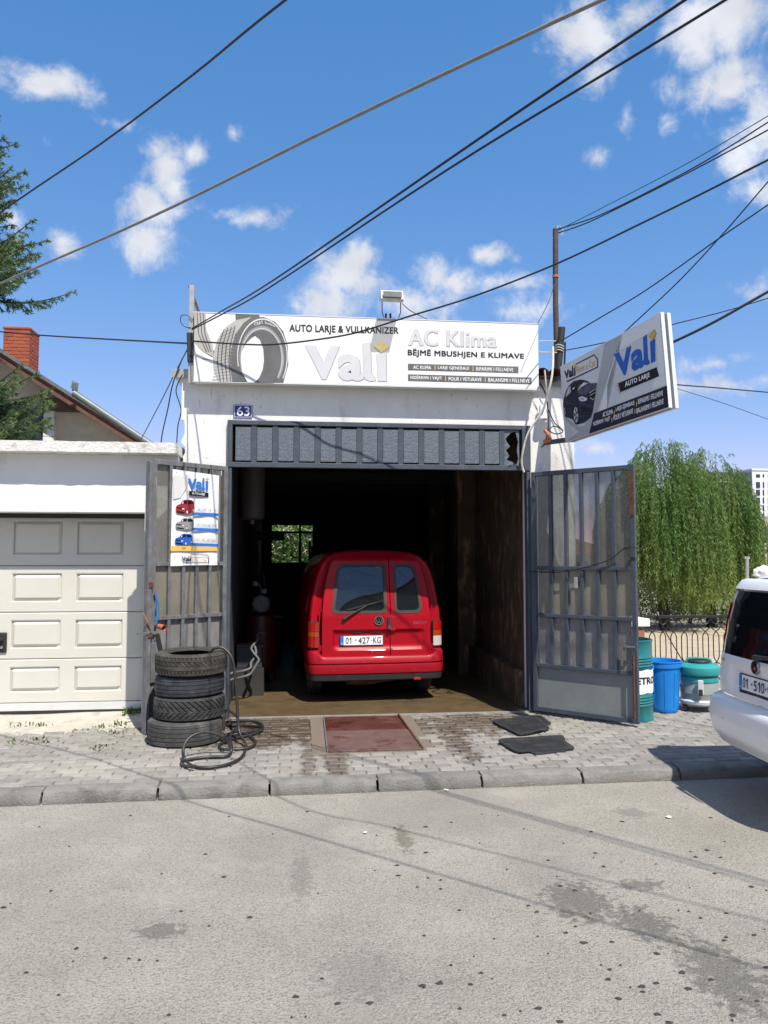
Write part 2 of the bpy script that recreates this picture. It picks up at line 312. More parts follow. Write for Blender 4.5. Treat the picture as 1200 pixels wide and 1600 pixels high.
leaf_mat('bush_leaf', (.09, .19, .03), (.22, .36, .1), trans=.4)
leaf_mat('weed_leaf', (.07, .12, .025), (.16, .2, .06))

# ------------------------------------------------------------------ mesh helpers
WM = {}                                # world matrix of every parent, known without a depsgraph update
def mw(o): return WM.get(o.name, Matrix.Identity(4)) if o else Matrix.Identity(4)
def tag(o, label=None, cat=None, group=None, kind=None):
    if label: o['label'] = label
    if cat: o['category'] = cat
    if group: o['group'] = group
    if kind: o['kind'] = kind
    return o
def thing(name, label, cat, loc=(0, 0, 0), rotz=0, group=None):
    o = bpy.data.objects.new(name, None); COL.objects.link(o); o.empty_display_size = .1
    o.location = loc; o.rotation_euler = (0, 0, rotz)
    WM[o.name] = Matrix.Translation(loc) @ Matrix.Rotation(rotz, 4, 'Z')
    return tag(o, label, cat, group)
def link(name, me, m, parent=None, matrix=None):
    o = bpy.data.objects.new(name, me); COL.objects.link(o)
    if m and not me.materials: me.materials.append(MATS[m])
    if parent: o.parent = parent
    L_ = matrix or Matrix.Identity(4)
    o.matrix_basis = L_
    WM[o.name] = mw(parent) @ L_
    return o
def smooth(me, ang=40):
    me.polygons.foreach_set('use_smooth', [True] * len(me.polygons))
    try: me.set_sharp_from_angle(angle=R(ang))
    except Exception: pass
class MB:
    """collects shapes; local=True means coordinates are already those of the parent"""
    def __init__(s): s.v, s.f = [], []
    def add(s, vs, fs):
        k = len(s.v); s.v += [Vector(p) for p in vs]; s.f += [[i + k for i in f] for f in fs]; return s
    def box(s, x0, x1, y0, y1, z0, z1):
        return s.add([(x0,y0,z0),(x1,y0,z0),(x1,y1,z0),(x0,y1,z0),(x0,y0,z1),(x1,y0,z1),(x1,y1,z1),(x0,y1,z1)],
                     [(0,3,2,1),(4,5,6,7),(0,1,5,4),(1,2,6,5),(2,3,7,6),(3,0,4,7)])
    def obox(s, c, ax, ay, az, h):
        c, ax, ay, az = Vector(c), Vector(ax).normalized(), Vector(ay).normalized(), Vector(az).normalized()
        vs = [c + ax*h[0]*i + ay*h[1]*j + az*h[2]*k for k in (-1, 1) for i, j in ((-1,-1),(1,-1),(1,1),(-1,1))]
        return s.add(vs, [(0,3,2,1),(4,5,6,7),(0,1,5,4),(1,2,6,5),(2,3,7,6),(3,0,4,7)])
    def bar(s, a, b, w, h, up=(0, 0, 1)):
        a, b = Vector(a), Vector(b); d = (b - a); u = Vector(up)
        if abs(d.normalized().dot(u)) > .98: u = Vector((0, 1, 0))
        sx = d.cross(u).normalized(); uz = sx.cross(d).normalized()
        return s.obox((a + b) / 2, d, sx, uz, (d.length / 2, w / 2, h / 2))
    def tube(s, pts, r, n=6, cap=True, closed=False):
        pts = [Vector(p) for p in pts]; N = len(pts); rings = []; up = None
        for i, p in enumerate(pts):
            if closed: t = pts[(i + 1) % N] - pts[i - 1]
            else: t = pts[min(i + 1, N - 1)] - pts[max(i - 1, 0)]
            t.normalize()
            if up is None:
                up = Vector((0, 0, 1)) if abs(t.z) < .9 else Vector((1, 0, 0))
            x = t.cross(up)
            if x.length < 1e-5: x = t.cross(Vector((1, 0, 0)))
            x.normalize(); up = x.cross(t).normalized()
            rr = r[i] if isinstance(r, (list, tuple)) else r
            rings.append([p + (x * math.cos(a) + up * math.sin(a)) * rr for a in (2 * math.pi * k / n for k in range(n))])
        return s.loft(rings, True, cap and not closed, wrap=closed)
    def loft(s, rings, closed=True, cap=False, wrap=False):
        n = len(rings[0]); vs = [p for r_ in rings for p in r_]; fs = []
        for i in range(len(rings) if wrap else len(rings) - 1):
            j = (i + 1) % len(rings)
            for k in range(n if closed else n - 1):
                l = (k + 1) % n; fs.append((i*n + k, i*n + l, j*n + l, j*n + k))
        if cap: fs.append(tuple(range(n - 1, -1, -1))); fs.append(tuple((len(rings)-1)*n + k for k in range(n)))
        return s.add(vs, fs)
    def lathe(s, prof, n=32, m=None, cap=False):
        """prof: (radius, height) about local z; m: placement matrix"""
        m = m or Matrix.Identity(4)
        rings = [[m @ Vector((r_ * math.cos(2*math.pi*k/n), r_ * math.sin(2*math.pi*k/n), h)) for k in range(n)] for r_, h in prof]
        return s.loft(rings, True, cap)
    def prism(s, poly, fmap, d0, d1):
        """poly in (u,v); fmap(u,v,d) -> point; closed solid between depths d0 (front) and d1"""
        n = len(poly); tri = geometry.tessellate_polygon([[Vector((u, v, 0)) for u, v in poly]])
        vs = [fmap(u, v, d0) for u, v in poly] + [fmap(u, v, d1) for u, v in poly]
        fs = [tuple(t) for t in tri] + [tuple(n + i for i in reversed(t)) for t in tri] + [(i, (i+1) % n, n + (i+1) % n, n + i) for i in range(n)]
        return s.add(vs, fs)
    def mesh(s, name, parent=None, local=False):
        inv = Matrix.Identity(4) if local or parent is None else mw(parent).inverted()
        me = bpy.data.meshes.new(name); me.from_pydata([inv @ p for p in s.v], [], s.f); me.validate()
        return me
    def build(s, name, m, parent=None, local=False, sm=None, bevel=0, fix=True, seg=2):
        me = s.mesh(name, parent, local)
        if fix:
            bm = bmesh.new(); bm.from_mesh(me); bmesh.ops.recalc_face_normals(bm, faces=bm.faces); bm.to_mesh(me); bm.free()
        if sm is not None: smooth(me, sm)
        o = link(name, me, m, parent)
        if bevel:
            b = o.modifiers.new('bevel', 'BEVEL'); b.width = bevel; b.segments = seg; b.limit_method = 'ANGLE'; b.angle_limit = R(40); b.harden_normals = False
        return o
def inside(p, poly):
    x, y = p; c = False; j = len(poly) - 1
    for i in range(len(poly)):
        xi, yi = poly[i]; xj, yj = poly[j]
        if (yi > y) != (yj > y) and x < (xj - xi) * (y - yi) / (yj - yi) + xi: c = not c
        j = i
    return c
def dense(poly, sp):
    out = []
    for i in range(len(poly)):
        a, b = Vector(poly[i]), Vector(poly[(i + 1) % len(poly)]); k = max(1, int((b - a).length / sp))
        out += [tuple(a.lerp(b, t / k)) for t in range(k)]
    return out
def rpoly(pts, r, n=5):
    """polygon with rounded corners; r one radius or one for each corner"""
    out = []; N = len(pts)
    for i in range(N):
        p, a, b = Vector(pts[i]), Vector(pts[i - 1]), Vector(pts[(i + 1) % N]); rr = r[i] if isinstance(r, (list, tuple)) else r
        if rr <= 0: out.append(tuple(p)); continue
        da, db = (a - p), (b - p); k = min(rr, da.length * .45, db.length * .45)
        p0, p1 = p + da.normalized() * k, p + db.normalized() * k
        for t in range(n + 1):
            t /= n; out.append(tuple(p0 * (1-t)**2 + p * 2*t*(1-t) + p1 * t*t))
    return out
def sheet(outer, holes, fmap, depth, sp):
    """a panel with holes, triangulated finely enough to follow a curved surface fmap(u,v,d); returns an MB solid of that depth"""
    outer = dense(outer, sp); holes = [dense(h, sp) for h in holes]
    pts = [Vector(p) for p in outer]; edges = [(i, (i+1) % len(outer)) for i in range(len(outer))]
    for h in holes:
        k = len(pts); pts += [Vector(p) for p in h]; edges += [(k + i, k + (i+1) % len(h)) for i in range(len(h))]
    nb = len(pts)
    us, vs_ = [p[0] for p in outer], [p[1] for p in outer]
    u = min(us) + sp / 2
    bnd = [tuple(p) for p in pts]
    while u < max(us):
        v = min(vs_) + sp / 2
        while v < max(vs_):
            p = (u, v)
            if inside(p, outer) and not any(inside(p, h) for h in holes) and min((a-u)**2 + (b-v)**2 for a, b in bnd) > (sp*.5)**2: pts.append(Vector(p))
            v += sp
        u += sp
    rv, re, rf, *_ = geometry.delaunay_2d_cdt(pts, edges, [], 0, 1e-6)
    fs = []
    for f in rf:
        c = sum((rv[i] for i in f), Vector((0, 0))) / len(f)
        if inside(c, outer) and not any(inside(c, h) for h in holes): fs.append(list(f))
    mb = MB(); n = len(rv)
    cnt = {}
    for f in fs:
        for i in range(len(f)):
            e = (f[i], f[(i+1) % len(f)]); cnt[e] = 1
    fr = [fmap(p.x, p.y, 0) for p in rv]; bk = [fmap(p.x, p.y, depth) for p in rv]
    sides = [(a, b, n + b, n + a) for (a, b) in cnt if (b, a) not in cnt]
    mb.add(fr + bk, fs + [[n + i for i in reversed(f)] for f in fs] + sides)
    return mb
def spline(pts, k=8, closed=False):
    pts = [Vector(p) for p in pts]; N = len(pts); out = []
    for i in range(N if closed else N - 1):
        p0 = pts[(i-1) % N] if closed or i else pts[0]; p1 = pts[i]; p2 = pts[(i+1) % N]; p3 = pts[(i+2) % N] if closed or i + 2 < N else pts[-1]
        for t in range(k):
            t /= k
            out.append(.5 * ((2*p1) + (-p0+p2)*t + (2*p0-5*p1+4*p2-p3)*t*t + (-p0+3*p1-3*p2+p3)*t**3))
    if not closed: out.append(pts[-1])
    return out
def text_mb(body, fmap, bold=0.0, depth=0.0, spacing=1.0):
    """lettering fitted to the unit square: fmap(u,v) with u,v in 0..1"""
    cu = bpy.data.curves.new('t', 'FONT'); cu.body = body; cu.size = 1; cu.offset = bold; cu.space_character = spacing; cu.resolution_u = 4
    ob = bpy.data.objects.new('t', cu); COL.objects.link(ob)
    dg = bpy.context.evaluated_depsgraph_get(); me = bpy.data.meshes.new_from_object(ob.evaluated_get(dg))
    xs = [v.co.x for v in me.vertices]; ys = [v.co.y for v in me.vertices]
    x0, x1, y0, y1 = min(xs), max(xs), min(ys), max(ys)
    mb = MB(); mb.add([fmap((v.co.x - x0) / (x1 - x0), (v.co.y - y0) / (y1 - y0)) for v in me.vertices], [list(p.vertices) for p in me.polygons])
    bpy.data.objects.remove(ob); bpy.data.curves.remove(cu); bpy.data.meshes.remove(me)
    return mb
def quadmap(q, f):
    """q: TL,TR,BR,BL corners; returns (u,v) -> f(x,y) by bilinear interpolation"""
    tl, tr, br, bl = [Vector(p) for p in q]
    def g(u, v):
        p = tl.lerp(tr, u) * v + bl.lerp(br, u) * (1 - v); return f(*p)
    return g
class Print:
    """flat print on a plane; coordinates are photo pixels cast onto that plane"""
    def __init__(s, plane, parent): s.pl, s.p = plane, parent
    def poly(s, pts, m, off, name='printed_shape'):
        tri = geometry.tessellate_polygon([[Vector((x, y, 0)) for x, y in pts]])
        return MB().add([s.pl.at(x, y, off) for x, y in pts], [list(t) for t in tri]).build(name, m, s.p, fix=False)
    def polys(s, lst, m, off, name='printed_shape'):
        mb = MB()
        for pts in lst:
            tri = geometry.tessellate_polygon([[Vector((x, y, 0)) for x, y in pts]])
            mb.add([s.pl.at(x, y, off) for x, y in pts], [list(t) for t in tri])
        return mb.build(name, m, s.p, fix=False)
    def text(s, body, q, m, off, bold=.02, name='lettering', spacing=1.0):
        if len(body) < 3 or bold == 0: return text_mb(body, quadmap(q, lambda x, y: s.pl.at(x, y, off)), bold, spacing=spacing).build(name, m, s.p, fix=False)
        # heavy condensed weight: the same letters struck several times a hair apart
        mb = MB(); du, dv = bold * .95 / len(body), bold * .45
        for i, (a, b) in enumerate(((-du, -dv), (du, -dv), (-du, dv), (du, dv))):
            g = quadmap(q, lambda x, y: s.pl.at(x, y, off + i * .0004)); t = text_mb(body, lambda u, v: g(u + a, v + b), 0, spacing=1.06); mb.add(t.v, t.f)
        return mb.build(name, m, s.p, fix=False)
def ell(cx, cy, rx, ry, n=40, rot=0, a0=0, a1=360):
    out = []
    for k in range(n + (0 if a1 - a0 == 360 else 1)):
        a = R(a0 + (a1 - a0) * k / n); x, y = rx * math.cos(a), ry * math.sin(a)
        out.append((cx + x * math.cos(rot) - y * math.sin(rot), cy + x * math.sin(rot) + y * math.cos(rot)))
    return out
def tone_attr(me, vals):
    a = me.attributes.new('tone', 'FLOAT', 'POINT'); a.data.foreach_set('value', vals)

# ================================================================== THE SETTING
FY = 8.65                                       # plane of the shop front
def plate(name, m, x0, x1, y0, y1, z, n=1):
    mb = MB(); mb.add([(x0,y0,z),(x1,y0,z),(x1,y1,z),(x0,y1,z)], [(0,1,2,3)]); return tag(mb.build(name, m, fix=False), kind='structure')
plate('ground', 'earth', -900, 900, -300, 1500, -.14)
plate('road', 'asphalt', -60, 60, -6, 6.4, -.1)
plate('yard', 'sand', 3.7, 40, 8.72, 18.6, -.01)

# --- pavement: bed, single pavers, kerb stones
PVA = R(1.0)
def pv(u, v, z=0): return Vector((u * math.cos(PVA) - v * math.sin(PVA), 6.15 + u * math.sin(PVA) + v * math.cos(PVA), z))
pave = MB().add([pv(-7, .05, -.018), pv(9.5, .05, -.018), pv(9.5, 2.62, -.018), pv(-7, 2.62, -.018)], [(0,1,2,3)]).build('pavement', 'joint_sand', fix=False)
tag(pave, kind='structure')
def paver_mb():
    a, b, c = .1000, .0498, .009
    vs = [(-a,-b,-.03),(a,-b,-.03),(a,b,-.03),(-a,b,-.03),(-a,-b,-c),(a,-b,-c),(a,b,-c),(-a,b,-c),(-a+c,-b+c,0),(a-c,-b+c,0),(a-c,b-c,0),(-a+c,b-c,0)]
    return vs, [(0,1,5,4),(1,2,6,5),(2,3,7,6),(3,0,4,7),(4,5,9,8),(5,6,10,9),(6,7,11,10),(7,4,8,11),(8,9,10,11)]
pvv, pvf = paver_mb()
PME = MB().add(pvv, pvf).mesh('paver'); PME.materials.append(MATS['paver'])
PIT_RECT = (.17, 1.2, 7.0, 8.66)                # steel pit cover set into the pavement
def in_frame(p):
    x, y, z = p.x, p.y, p.z - EYE
    r_ = x*math.cos(YAW) - y*math.sin(YAW); f0 = x*math.sin(YAW) + y*math.cos(YAW); f = f0*math.cos(PIT) + z*math.sin(PIT); up = -f0*math.sin(PIT) + z*math.cos(PIT)
    px, py = 600 + F*r_/f, 800 - F*up/f
    return -15 < px < 1215 and py < 1600
cells = []
for row in range(22):
    v = .245 + row * .111
    off = (row % 2) * .104 + rnd.uniform(-.012, .012)
    u = -6.9 + off
    while u < 9.4:
        c = pv(u, v)
        if not (PIT_RECT[0] - .06 < c.x < PIT_RECT[1] + .06 and c.y > PIT_RECT[2] - .02): cells.append((c, rnd.uniform(-.004, .003), rnd.uniform(-1, 1)))
        u += .2045
vis = sorted([k for k in range(len(cells)) if in_frame(cells[k][0])], key=lambda k: cells[k][0].y)[:300]
vs_ = set(vis); rest = MB(); rest_tone = []
for k, (c, dz, w) in enumerate(cells):
    M_ = Matrix.Translation((c.x, c.y, dz)) @ Matrix.Rotation(PVA + R(w * .6), 4, 'Z') @ Matrix.Rotation(R(w * .5), 4, 'X') @ Matrix.Rotation(R(rnd.uniform(-.5, .5)), 4, 'Y')
    if k in vs_:
        o = bpy.data.objects.new('paver', PME); COL.objects.link(o); o.parent = pave; o.matrix_basis = M_
    else: rest.add([M_ @ Vector(p) for p in pvv], pvf); rest_tone += [rnd.uniform(-.15, .15)] * len(pvv)
o = tag(rest.build('far_pavers', 'paver', pave, fix=False), kind='stuff')
if len(o.data.vertices) == len(rest_tone): tone_attr(o.data, rest_tone)
kerb = MB().add([pv(-7, .02, -.105), pv(9.5, .02, -.105), pv(9.5, .17, -.105), pv(-7, .17, -.105)], [(0,1,2,3)]).build('kerb', 'joint_sand', fix=False); tag(kerb, kind='structure')
def kerb_mesh(seed):
    q = random.Random(seed); n = 14; rings = []
    for i in range(n + 1):
        x = -.414 + .828 * i / n; j = lambda a: q.uniform(-a, a)
        e = .012 if i in (0, n) else 0
        rings.append([(x, .012, -.13), (x, .006 + j(.003), -.09), (x, .008 + j(.004), -.05 + j(.004)), (x, .022 + e + j(.006), -.016 - e + j(.004)), (x, .05 + j(.006), -.003 - e*.5), (x, .11, .001 - e*.4 + j(.002)), (x, .168, -.001), (x, .175, -.13)])
    mb = MB().loft([[Vector(p) for p in r_] for r_ in rings], True, True); me = mb.mesh('kerbstone')
    bm = bmesh.new(); bm.from_mesh(me); bmesh.ops.recalc_face_normals(bm, faces=bm.faces); bm.to_mesh(me); bm.free(); smooth(me, 35); me.materials.append(MATS['kerb_stone']); return me
KM = [kerb_mesh(i) for i in range(4)]
joint0 = onZ(422, 1218).x
for i in range(-7, 11):
    c = pv(joint0 + .424 + i * .848, 0)
    o = bpy.data.objects.new('kerbstone', KM[i % 4]); COL.objects.link(o); o.parent = kerb
    o.matrix_basis = Matrix.Translation((c.x, c.y, rnd.uniform(-.006, .004))) @ Matrix.Rotation(PVA + R(rnd.uniform(-.35, .35)), 4, 'Z') @ Matrix.Rotation(R(rnd.uniform(-.4, .4)), 4, 'Y')

# --- sandy apron swept against the left garage
ap = MB(); nx, ny = 34, 12; pts = []
for j in range(ny + 1):
    for i in range(nx + 1):
        x = -5.5 + 4.15 * i / nx; yf = 8.05 + .16 * noise.noise(Vector((x * 1.7, 3, 0))) + .05 * noise.noise(Vector((x * 7, 3, 0))); y = yf + (8.93 - yf) * j / ny
        h = .075 * (j / ny) ** 1.2 - .012 + .02 * noise.noise(Vector((x * 2.2, y * 2.2, 0))) - (.03 if j == 0 else 0)
        h -= .05 * max(0, (x + 1.75) / .4) ** 2
        pts.append((x, y, h))
ap.add(pts, [(j*(nx+1)+i, j*(nx+1)+i+1, (j+1)*(nx+1)+i+1, (j+1)*(nx+1)+i) for j in range(ny) for i in range(nx)])
tag(ap.build('sand_apron', 'swept_sand', fix=False, sm=60), kind='structure')

# ================================================================== THE TYRE SHOP
shop = thing('tyre_shop', 'white single-storey workshop with wide open gateway and sign box on its front', 'building', (.95, FY, 0))
XL, XR, OL, OR = -1.31, 3.2, -.80, 2.66         # outer edges and gateway edges
H0, H1, HT, BACK = 2.76, 3.285, 3.83, 17.0
floor_ = MB().box(XL + .2, XR - .2, FY + .0, BACK, -.12, .004).build('garage_floor', 'garage_floor', fix=True); tag(floor_, kind='structure')
MB().box(OL, OR, FY - .03, FY + .0, -.05, .012).build('threshold', 'galvanised', shop)
def rough_wall(name, x0, x1, z0, z1, y, th, m, parent, jag=None):
    """front wall slab with a plaster edge that may be broken (jag: side -> amount)"""
    pts = [(x0, z0), (x1, z0), (x1, z1), (x0, z1)]
    if jag == 'left':
        pts = [(x0, z0), (x1, z0), (x1, z1)]; z = z1; q = random.Random(5)
        while z > 2.4: pts.append((x0 + q.uniform(0, .05) * (1 if z > 2.7 else .3), z)); z -= q.uniform(.03, .09)
    return MB().prism(pts, lambda u, v, d: Vector((u, y + d, v)), 0, th).build(name, m, parent)
rough_wall('wall', XL, OL, -.05, H1, FY, .3, 'white_wall', shop, 'left')
rough_wall('wall', OR, XR, -.05, H1, FY, .3, 'white_wall', shop)
rough_wall('lintel', XL, XR, H1 + .0, HT - .06, FY, .3, 'white_wall', shop)
MB().box(XL, XL + .2, FY + .3, BACK + .2, -.05, HT - .06).build('wall', 'white_wall', shop)
MB().box(XR - .2, XR, FY + .3, BACK + .2, -.05, HT - .06).build('wall', 'white_wall', shop)
# inside lining, stained; pilasters on the right
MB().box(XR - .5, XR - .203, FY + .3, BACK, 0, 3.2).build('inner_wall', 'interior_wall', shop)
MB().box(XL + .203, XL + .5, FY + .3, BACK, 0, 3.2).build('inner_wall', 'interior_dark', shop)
for yy in (11.6, 14.2): MB().box(XR - .78, XR - .5, yy, yy + .35, 0, 3.2).build('pilaster', 'interior_wall', shop, bevel=.01)
MB().box(XR - .62, XR - .5, FY + .3, 11.6, 0, .42).build('plinth', 'interior_wall', shop, bevel=.01)
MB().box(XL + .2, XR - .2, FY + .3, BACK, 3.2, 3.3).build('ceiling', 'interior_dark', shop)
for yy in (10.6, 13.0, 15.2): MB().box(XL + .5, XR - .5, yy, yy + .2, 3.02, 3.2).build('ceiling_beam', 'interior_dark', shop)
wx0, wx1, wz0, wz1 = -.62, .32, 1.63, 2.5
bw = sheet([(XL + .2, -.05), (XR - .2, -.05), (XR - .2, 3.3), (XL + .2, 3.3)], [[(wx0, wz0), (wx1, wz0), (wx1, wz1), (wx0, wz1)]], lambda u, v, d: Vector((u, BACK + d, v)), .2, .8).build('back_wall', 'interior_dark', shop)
wf = MB()
for a, b in (((wx0, wz0), (wx1, wz0)), ((wx0, wz1), (wx1, wz1)), ((wx0, wz0), (wx0, wz1)), ((wx1, wz0), (wx1, wz1)), ((.02, wz0), (.02, wz1)), ((wx0, 2.32), (wx1, 2.32))):
    wf.bar((a[0], BACK + .1, a[1]), (b[0], BACK + .1, b[1]), .05, .05)
win = wf.build('window', 'black_frame', shop)
for x0, x1 in ((wx0, .02), (.02, wx1)): MB().box(x0 + .025, x1 - .025, BACK + .098, BACK + .102, wz0 + .025, 2.3).build('pane', 'pane_clear', win)
# roof: slab with a metal drip edge and a few clay tiles at its ends
roof = MB().box(XL - .09, XR + .07, FY - .028, BACK + .4, HT - .06, HT + .02).build('roof', 'concrete', shop, bevel=.006)
MB().box(XL - .11, XR + .09, FY - .036, FY - .03, HT - .075, HT + .012).build('drip_edge', 'galvanised', roof)
TM = MB().lathe([(.075, -.2), (.085, .2)], 14, Matrix.Rotation(R(90), 4, 'X')); TM.v = [Vector((p.x, p.y, max(p.z, -.012))) for p in TM.v]
TME = TM.mesh('roof_tile'); smooth(TME, 50); TME.materials.append(MATS['roof_tile'])
for x in [2.78 + .155 * i for i in range(4)]:
    o = bpy.data.objects.new('roof_tile', TME); COL.objects.link(o); o.parent = roof; o.matrix_basis = Matrix.Translation((x - .95, .06, HT + .035)) @ Matrix.Rotation(R(rnd.uniform(-3, 3)), 4, 'Z')
# steel transom over the gateway: frame, bars, single panes (the last one smashed)
tr = MB()
tr.box(OL, OR, FY - .05, FY + .03, H1 - .05, H1); tr.box(OL, OR, FY - .05, FY + .03, H0, H0 + .055)
tr.box(OL, OL + .055, FY - .05, FY + .03, H0 + .055, H1 - .05); tr.box(OR - .1, OR, FY - .05, FY + .03, H0 + .055, H1 - .05)
trans = tr.build('transom', 'steel_paint', shop, bevel=.004)
NP = 14; pw = (OR - .1 - OL - .055) / NP
BME = MB().box(-.03, .03, -.022, .022, -(H1-H0-.105)/2, (H1-H0-.105)/2).mesh('transom_bar'); BME.materials.append(MATS['steel_paint'])
QME = MB().box(-pw/2+.034, pw/2-.034, -.004, .004, -(H1-H0-.15)/2, (H1-H0-.15)/2).mesh('pane'); QME.materials.append(MATS['transom_pane'])
zc = (H0 + H1) / 2
for i in range(NP):
    xc = OL + .055 + pw * (i + .5)
    if i: link('transom_bar', BME, None, trans, Matrix.Translation((xc - pw/2 - .95, -.014, zc)))
    if i < NP - 1: link('pane', QME, None, trans, Matrix.Translation((xc - .95, -.028, zc)) @ Matrix.Rotation(R(rnd.uniform(-.7, .7)), 4, 'X'))
    else:
        jag = [(xc - .03, 2.93), (xc - .07, 3.0), (xc - .02, 3.04), (xc - .055, 3.09), (xc - .075, 3.13), (xc - .01, 3.2), (xc + .045, 3.215), (xc + .075, 3.1), (xc + .06, 2.99), (xc + .075, 2.9), (xc + .055, 2.83), (xc + .01, 2.86), (xc - .065, 2.885)]
        tag(sheet([(xc-pw/2+.03, H0+.06), (xc+pw/2-.03, H0+.06), (xc+pw/2-.03, H1-.055), (xc-pw/2+.03, H1-.055)], [jag], lambda u, v, d: Vector((u, FY - .026 + d, v)), .008, .2).build('pane', 'transom_pane', trans), 'smashed pane with a jagged dark hole')
# gateway frame posts
for x0, x1 in ((OL, OL + .05), (OR - .05, OR)):
    MB().box(x0, x1, FY - .04, FY + .06, 0, H0 - .003).build('gate_post', 'steel_paint', shop, bevel=.004)

# house number
hn = thing('house_number_plate', 'blue enamel house number plate 63 on the white lintel', 'number plate', tuple(onY(379, 653, FY)))
hp = Plane((0, FY - .012, 0), (0, -1, 0))
a, b = hp.at(365, 632), hp.at(394, 653)
MB().box(a.x, b.x, FY - .012, FY - .002, b.z, a.z).build('plate', 'plate_blue', hn, bevel=.003)
P = Print(hp, hn)
P.text('63', [(370, 635), (390, 635), (390, 650), (370, 650)], 'enamel_white', .003, .01)
P.polys([[(366, 633), (393, 633), (393, 633.7), (366, 633.7)], [(366, 651.3), (393, 651.3), (393, 652), (366, 652)], [(366, 633.7), (366.7, 633.7), (366.7, 651.3), (366, 651.3)], [(392.3, 633.7), (393, 633.7), (393, 651.3), (392.3, 651.3)]], 'enamel_white', .002, 'border')

# ================================================================== MAIN SIGN BOX
SY = 8.46
ms = thing('main_sign', 'long white sign box with tyre picture and lettering above the gateway', 'sign', tuple(onY(573, 602, SY + .05)))
sp = Plane((0, SY, 0), (0, -1, 0))
c4 = [sp.at(*p) for p in ((303, 487), (843, 508), (840, 607), (303, 596))]
sx0, sx1, sz0, sz1 = -1.16, 2.722, 3.683, 4.44
MB().box(sx0, sx1, SY, SY + .15, sz0, sz1).build('box', 'sign_white', ms, bevel=.006)
fr = MB(); fr.box(sx0 - .006, sx1 + .006, SY - .004, SY + .02, sz0 - .012, sz0 - .0); fr.box(sx0 - .006, sx1 + .006, SY - .004, SY + .02, sz1, sz1 + .01)
fr.build('edge_trim', 'sign_frame', ms)
for x in (-.7, 1.0, 2.4): MB().box(x, x + .05, SY + .15, FY + .2 , sz0 + .1, sz0 + .148).build('bracket', 'steel_paint', ms)
P = Print(sp, ms)
zx = lambda x, y: (270 + x / 4, 440 + y / 4)
Z = lambda *l: [zx(*p) for p in l]
# tyre picture: rear tyre, then the big one
P.poly(Z((133,192),(262,192),(268,290),(292,380),(330,430),(430,470),(500,400),(520,330),(520,345),(470,440),(400,480),(330,490),(240,470),(175,430),(135,380)), 'print_grey', .001)
P.poly(Z((133,192),(205,194),(210,300),(250,400),(255,470),(180,432),(136,384)), 'print_tread', .002)
P.polys([Z((150+k*18,193),(155+k*18,193),(165+k*20,330),(215+k*14,440),(208+k*14,440),(158+k*20,330)) for k in range(3)], 'print_grey', .003)
P.poly(Z((392,198),(540,204),(542,222),(392,240)), 'print_grey', .001)
P.poly(Z((180,480),(250,488),(250,492),(190,488)), 'print_mid', .001)
outer_t = [(690,634),(722,520),(718,400),(690,310),(640,252),(570,222),(490,220),(410,235),(330,285),(275,370),(252,470),(255,540),(285,626)]
P.poly(Z(*outer_t), 'print_grey', .004)
P.poly(Z((395,240),(330,285),(275,370),(252,470),(255,540),(285,626),(372,628),(355,520),(362,430),(390,330),(440,262),(490,222)), 'print_tread', .005)
for k in range(4):     # tread grooves
    o_ = k * 24
    P.poly(Z((318+o_*.95,298-o_*.3),(324+o_*.95,296-o_*.3),(290+o_,400),(282+o_*1.0,500),(300+o_*.9,626),(294+o_*.9,626),(275+o_,500),(283+o_,400)), 'print_grey', .006)
P.polys([Z((258+i*3-abs(i-9)*1.2,610-i*19),(360+i*2,600-i*21),(361+i*2,604-i*21),(258+i*3-abs(i-9)*1.2,614-i*19)) for i in range(16)], 'print_mid', .006)
# sidewall ring, white hole and dark inner face
def ring(cx, cy, r0, r1, k0, k1, n=44, a0=0, a1=360):
    o_ = [zx(*p) for p in ell(cx, cy, r0, r0 * k0, n, 0, a0, a1)]; i_ = [zx(*p) for p in ell(cx, cy, r1, r1 * k1, n, 0, a0, a1)]
    return [[o_[k], o_[(k+1) % len(o_)], i_[(k+1) % len(o_)], i_[k]] for k in range(len(o_) - (0 if a1 - a0 == 360 else 1))]
P.polys(ring(560, 470, 158, 152, 1.52, 1.52, 44, 165, 395), 'print_pale', .006)
P.polys(ring(555, 480, 140, 122, 1.45, 1.45, 44, 150, 400), 'print_mid', .006)
P.polys(ring(555, 480, 130, 128, 1.45, 1.45, 44, 150, 400), 'print_white', .007)
hole = Z((515,340),(545,365),(565,420),(570,490),(562,550),(540,600),(512,630),(468,630),(435,570),(425,500),(430,440),(455,390),(490,355))
P.poly(hole, 'sign_white', .008)
P.poly(Z((500,318),(560,330),(620,360),(660,420),(672,500),(660,580),(630,632),(512,630),(540,600),(562,550),(570,490),(565,420),(545,365),(515,340)), 'print_grey', .009)
P.text('CEAT', [zx(508,258),zx(562,244),zx(566,262),zx(512,276)], 'print_white', .010, .02)
P.text('SportDrive', [zx(575,246),zx(640,272),zx(640,290),zx(575,264)], 'print_white', .010, .0)
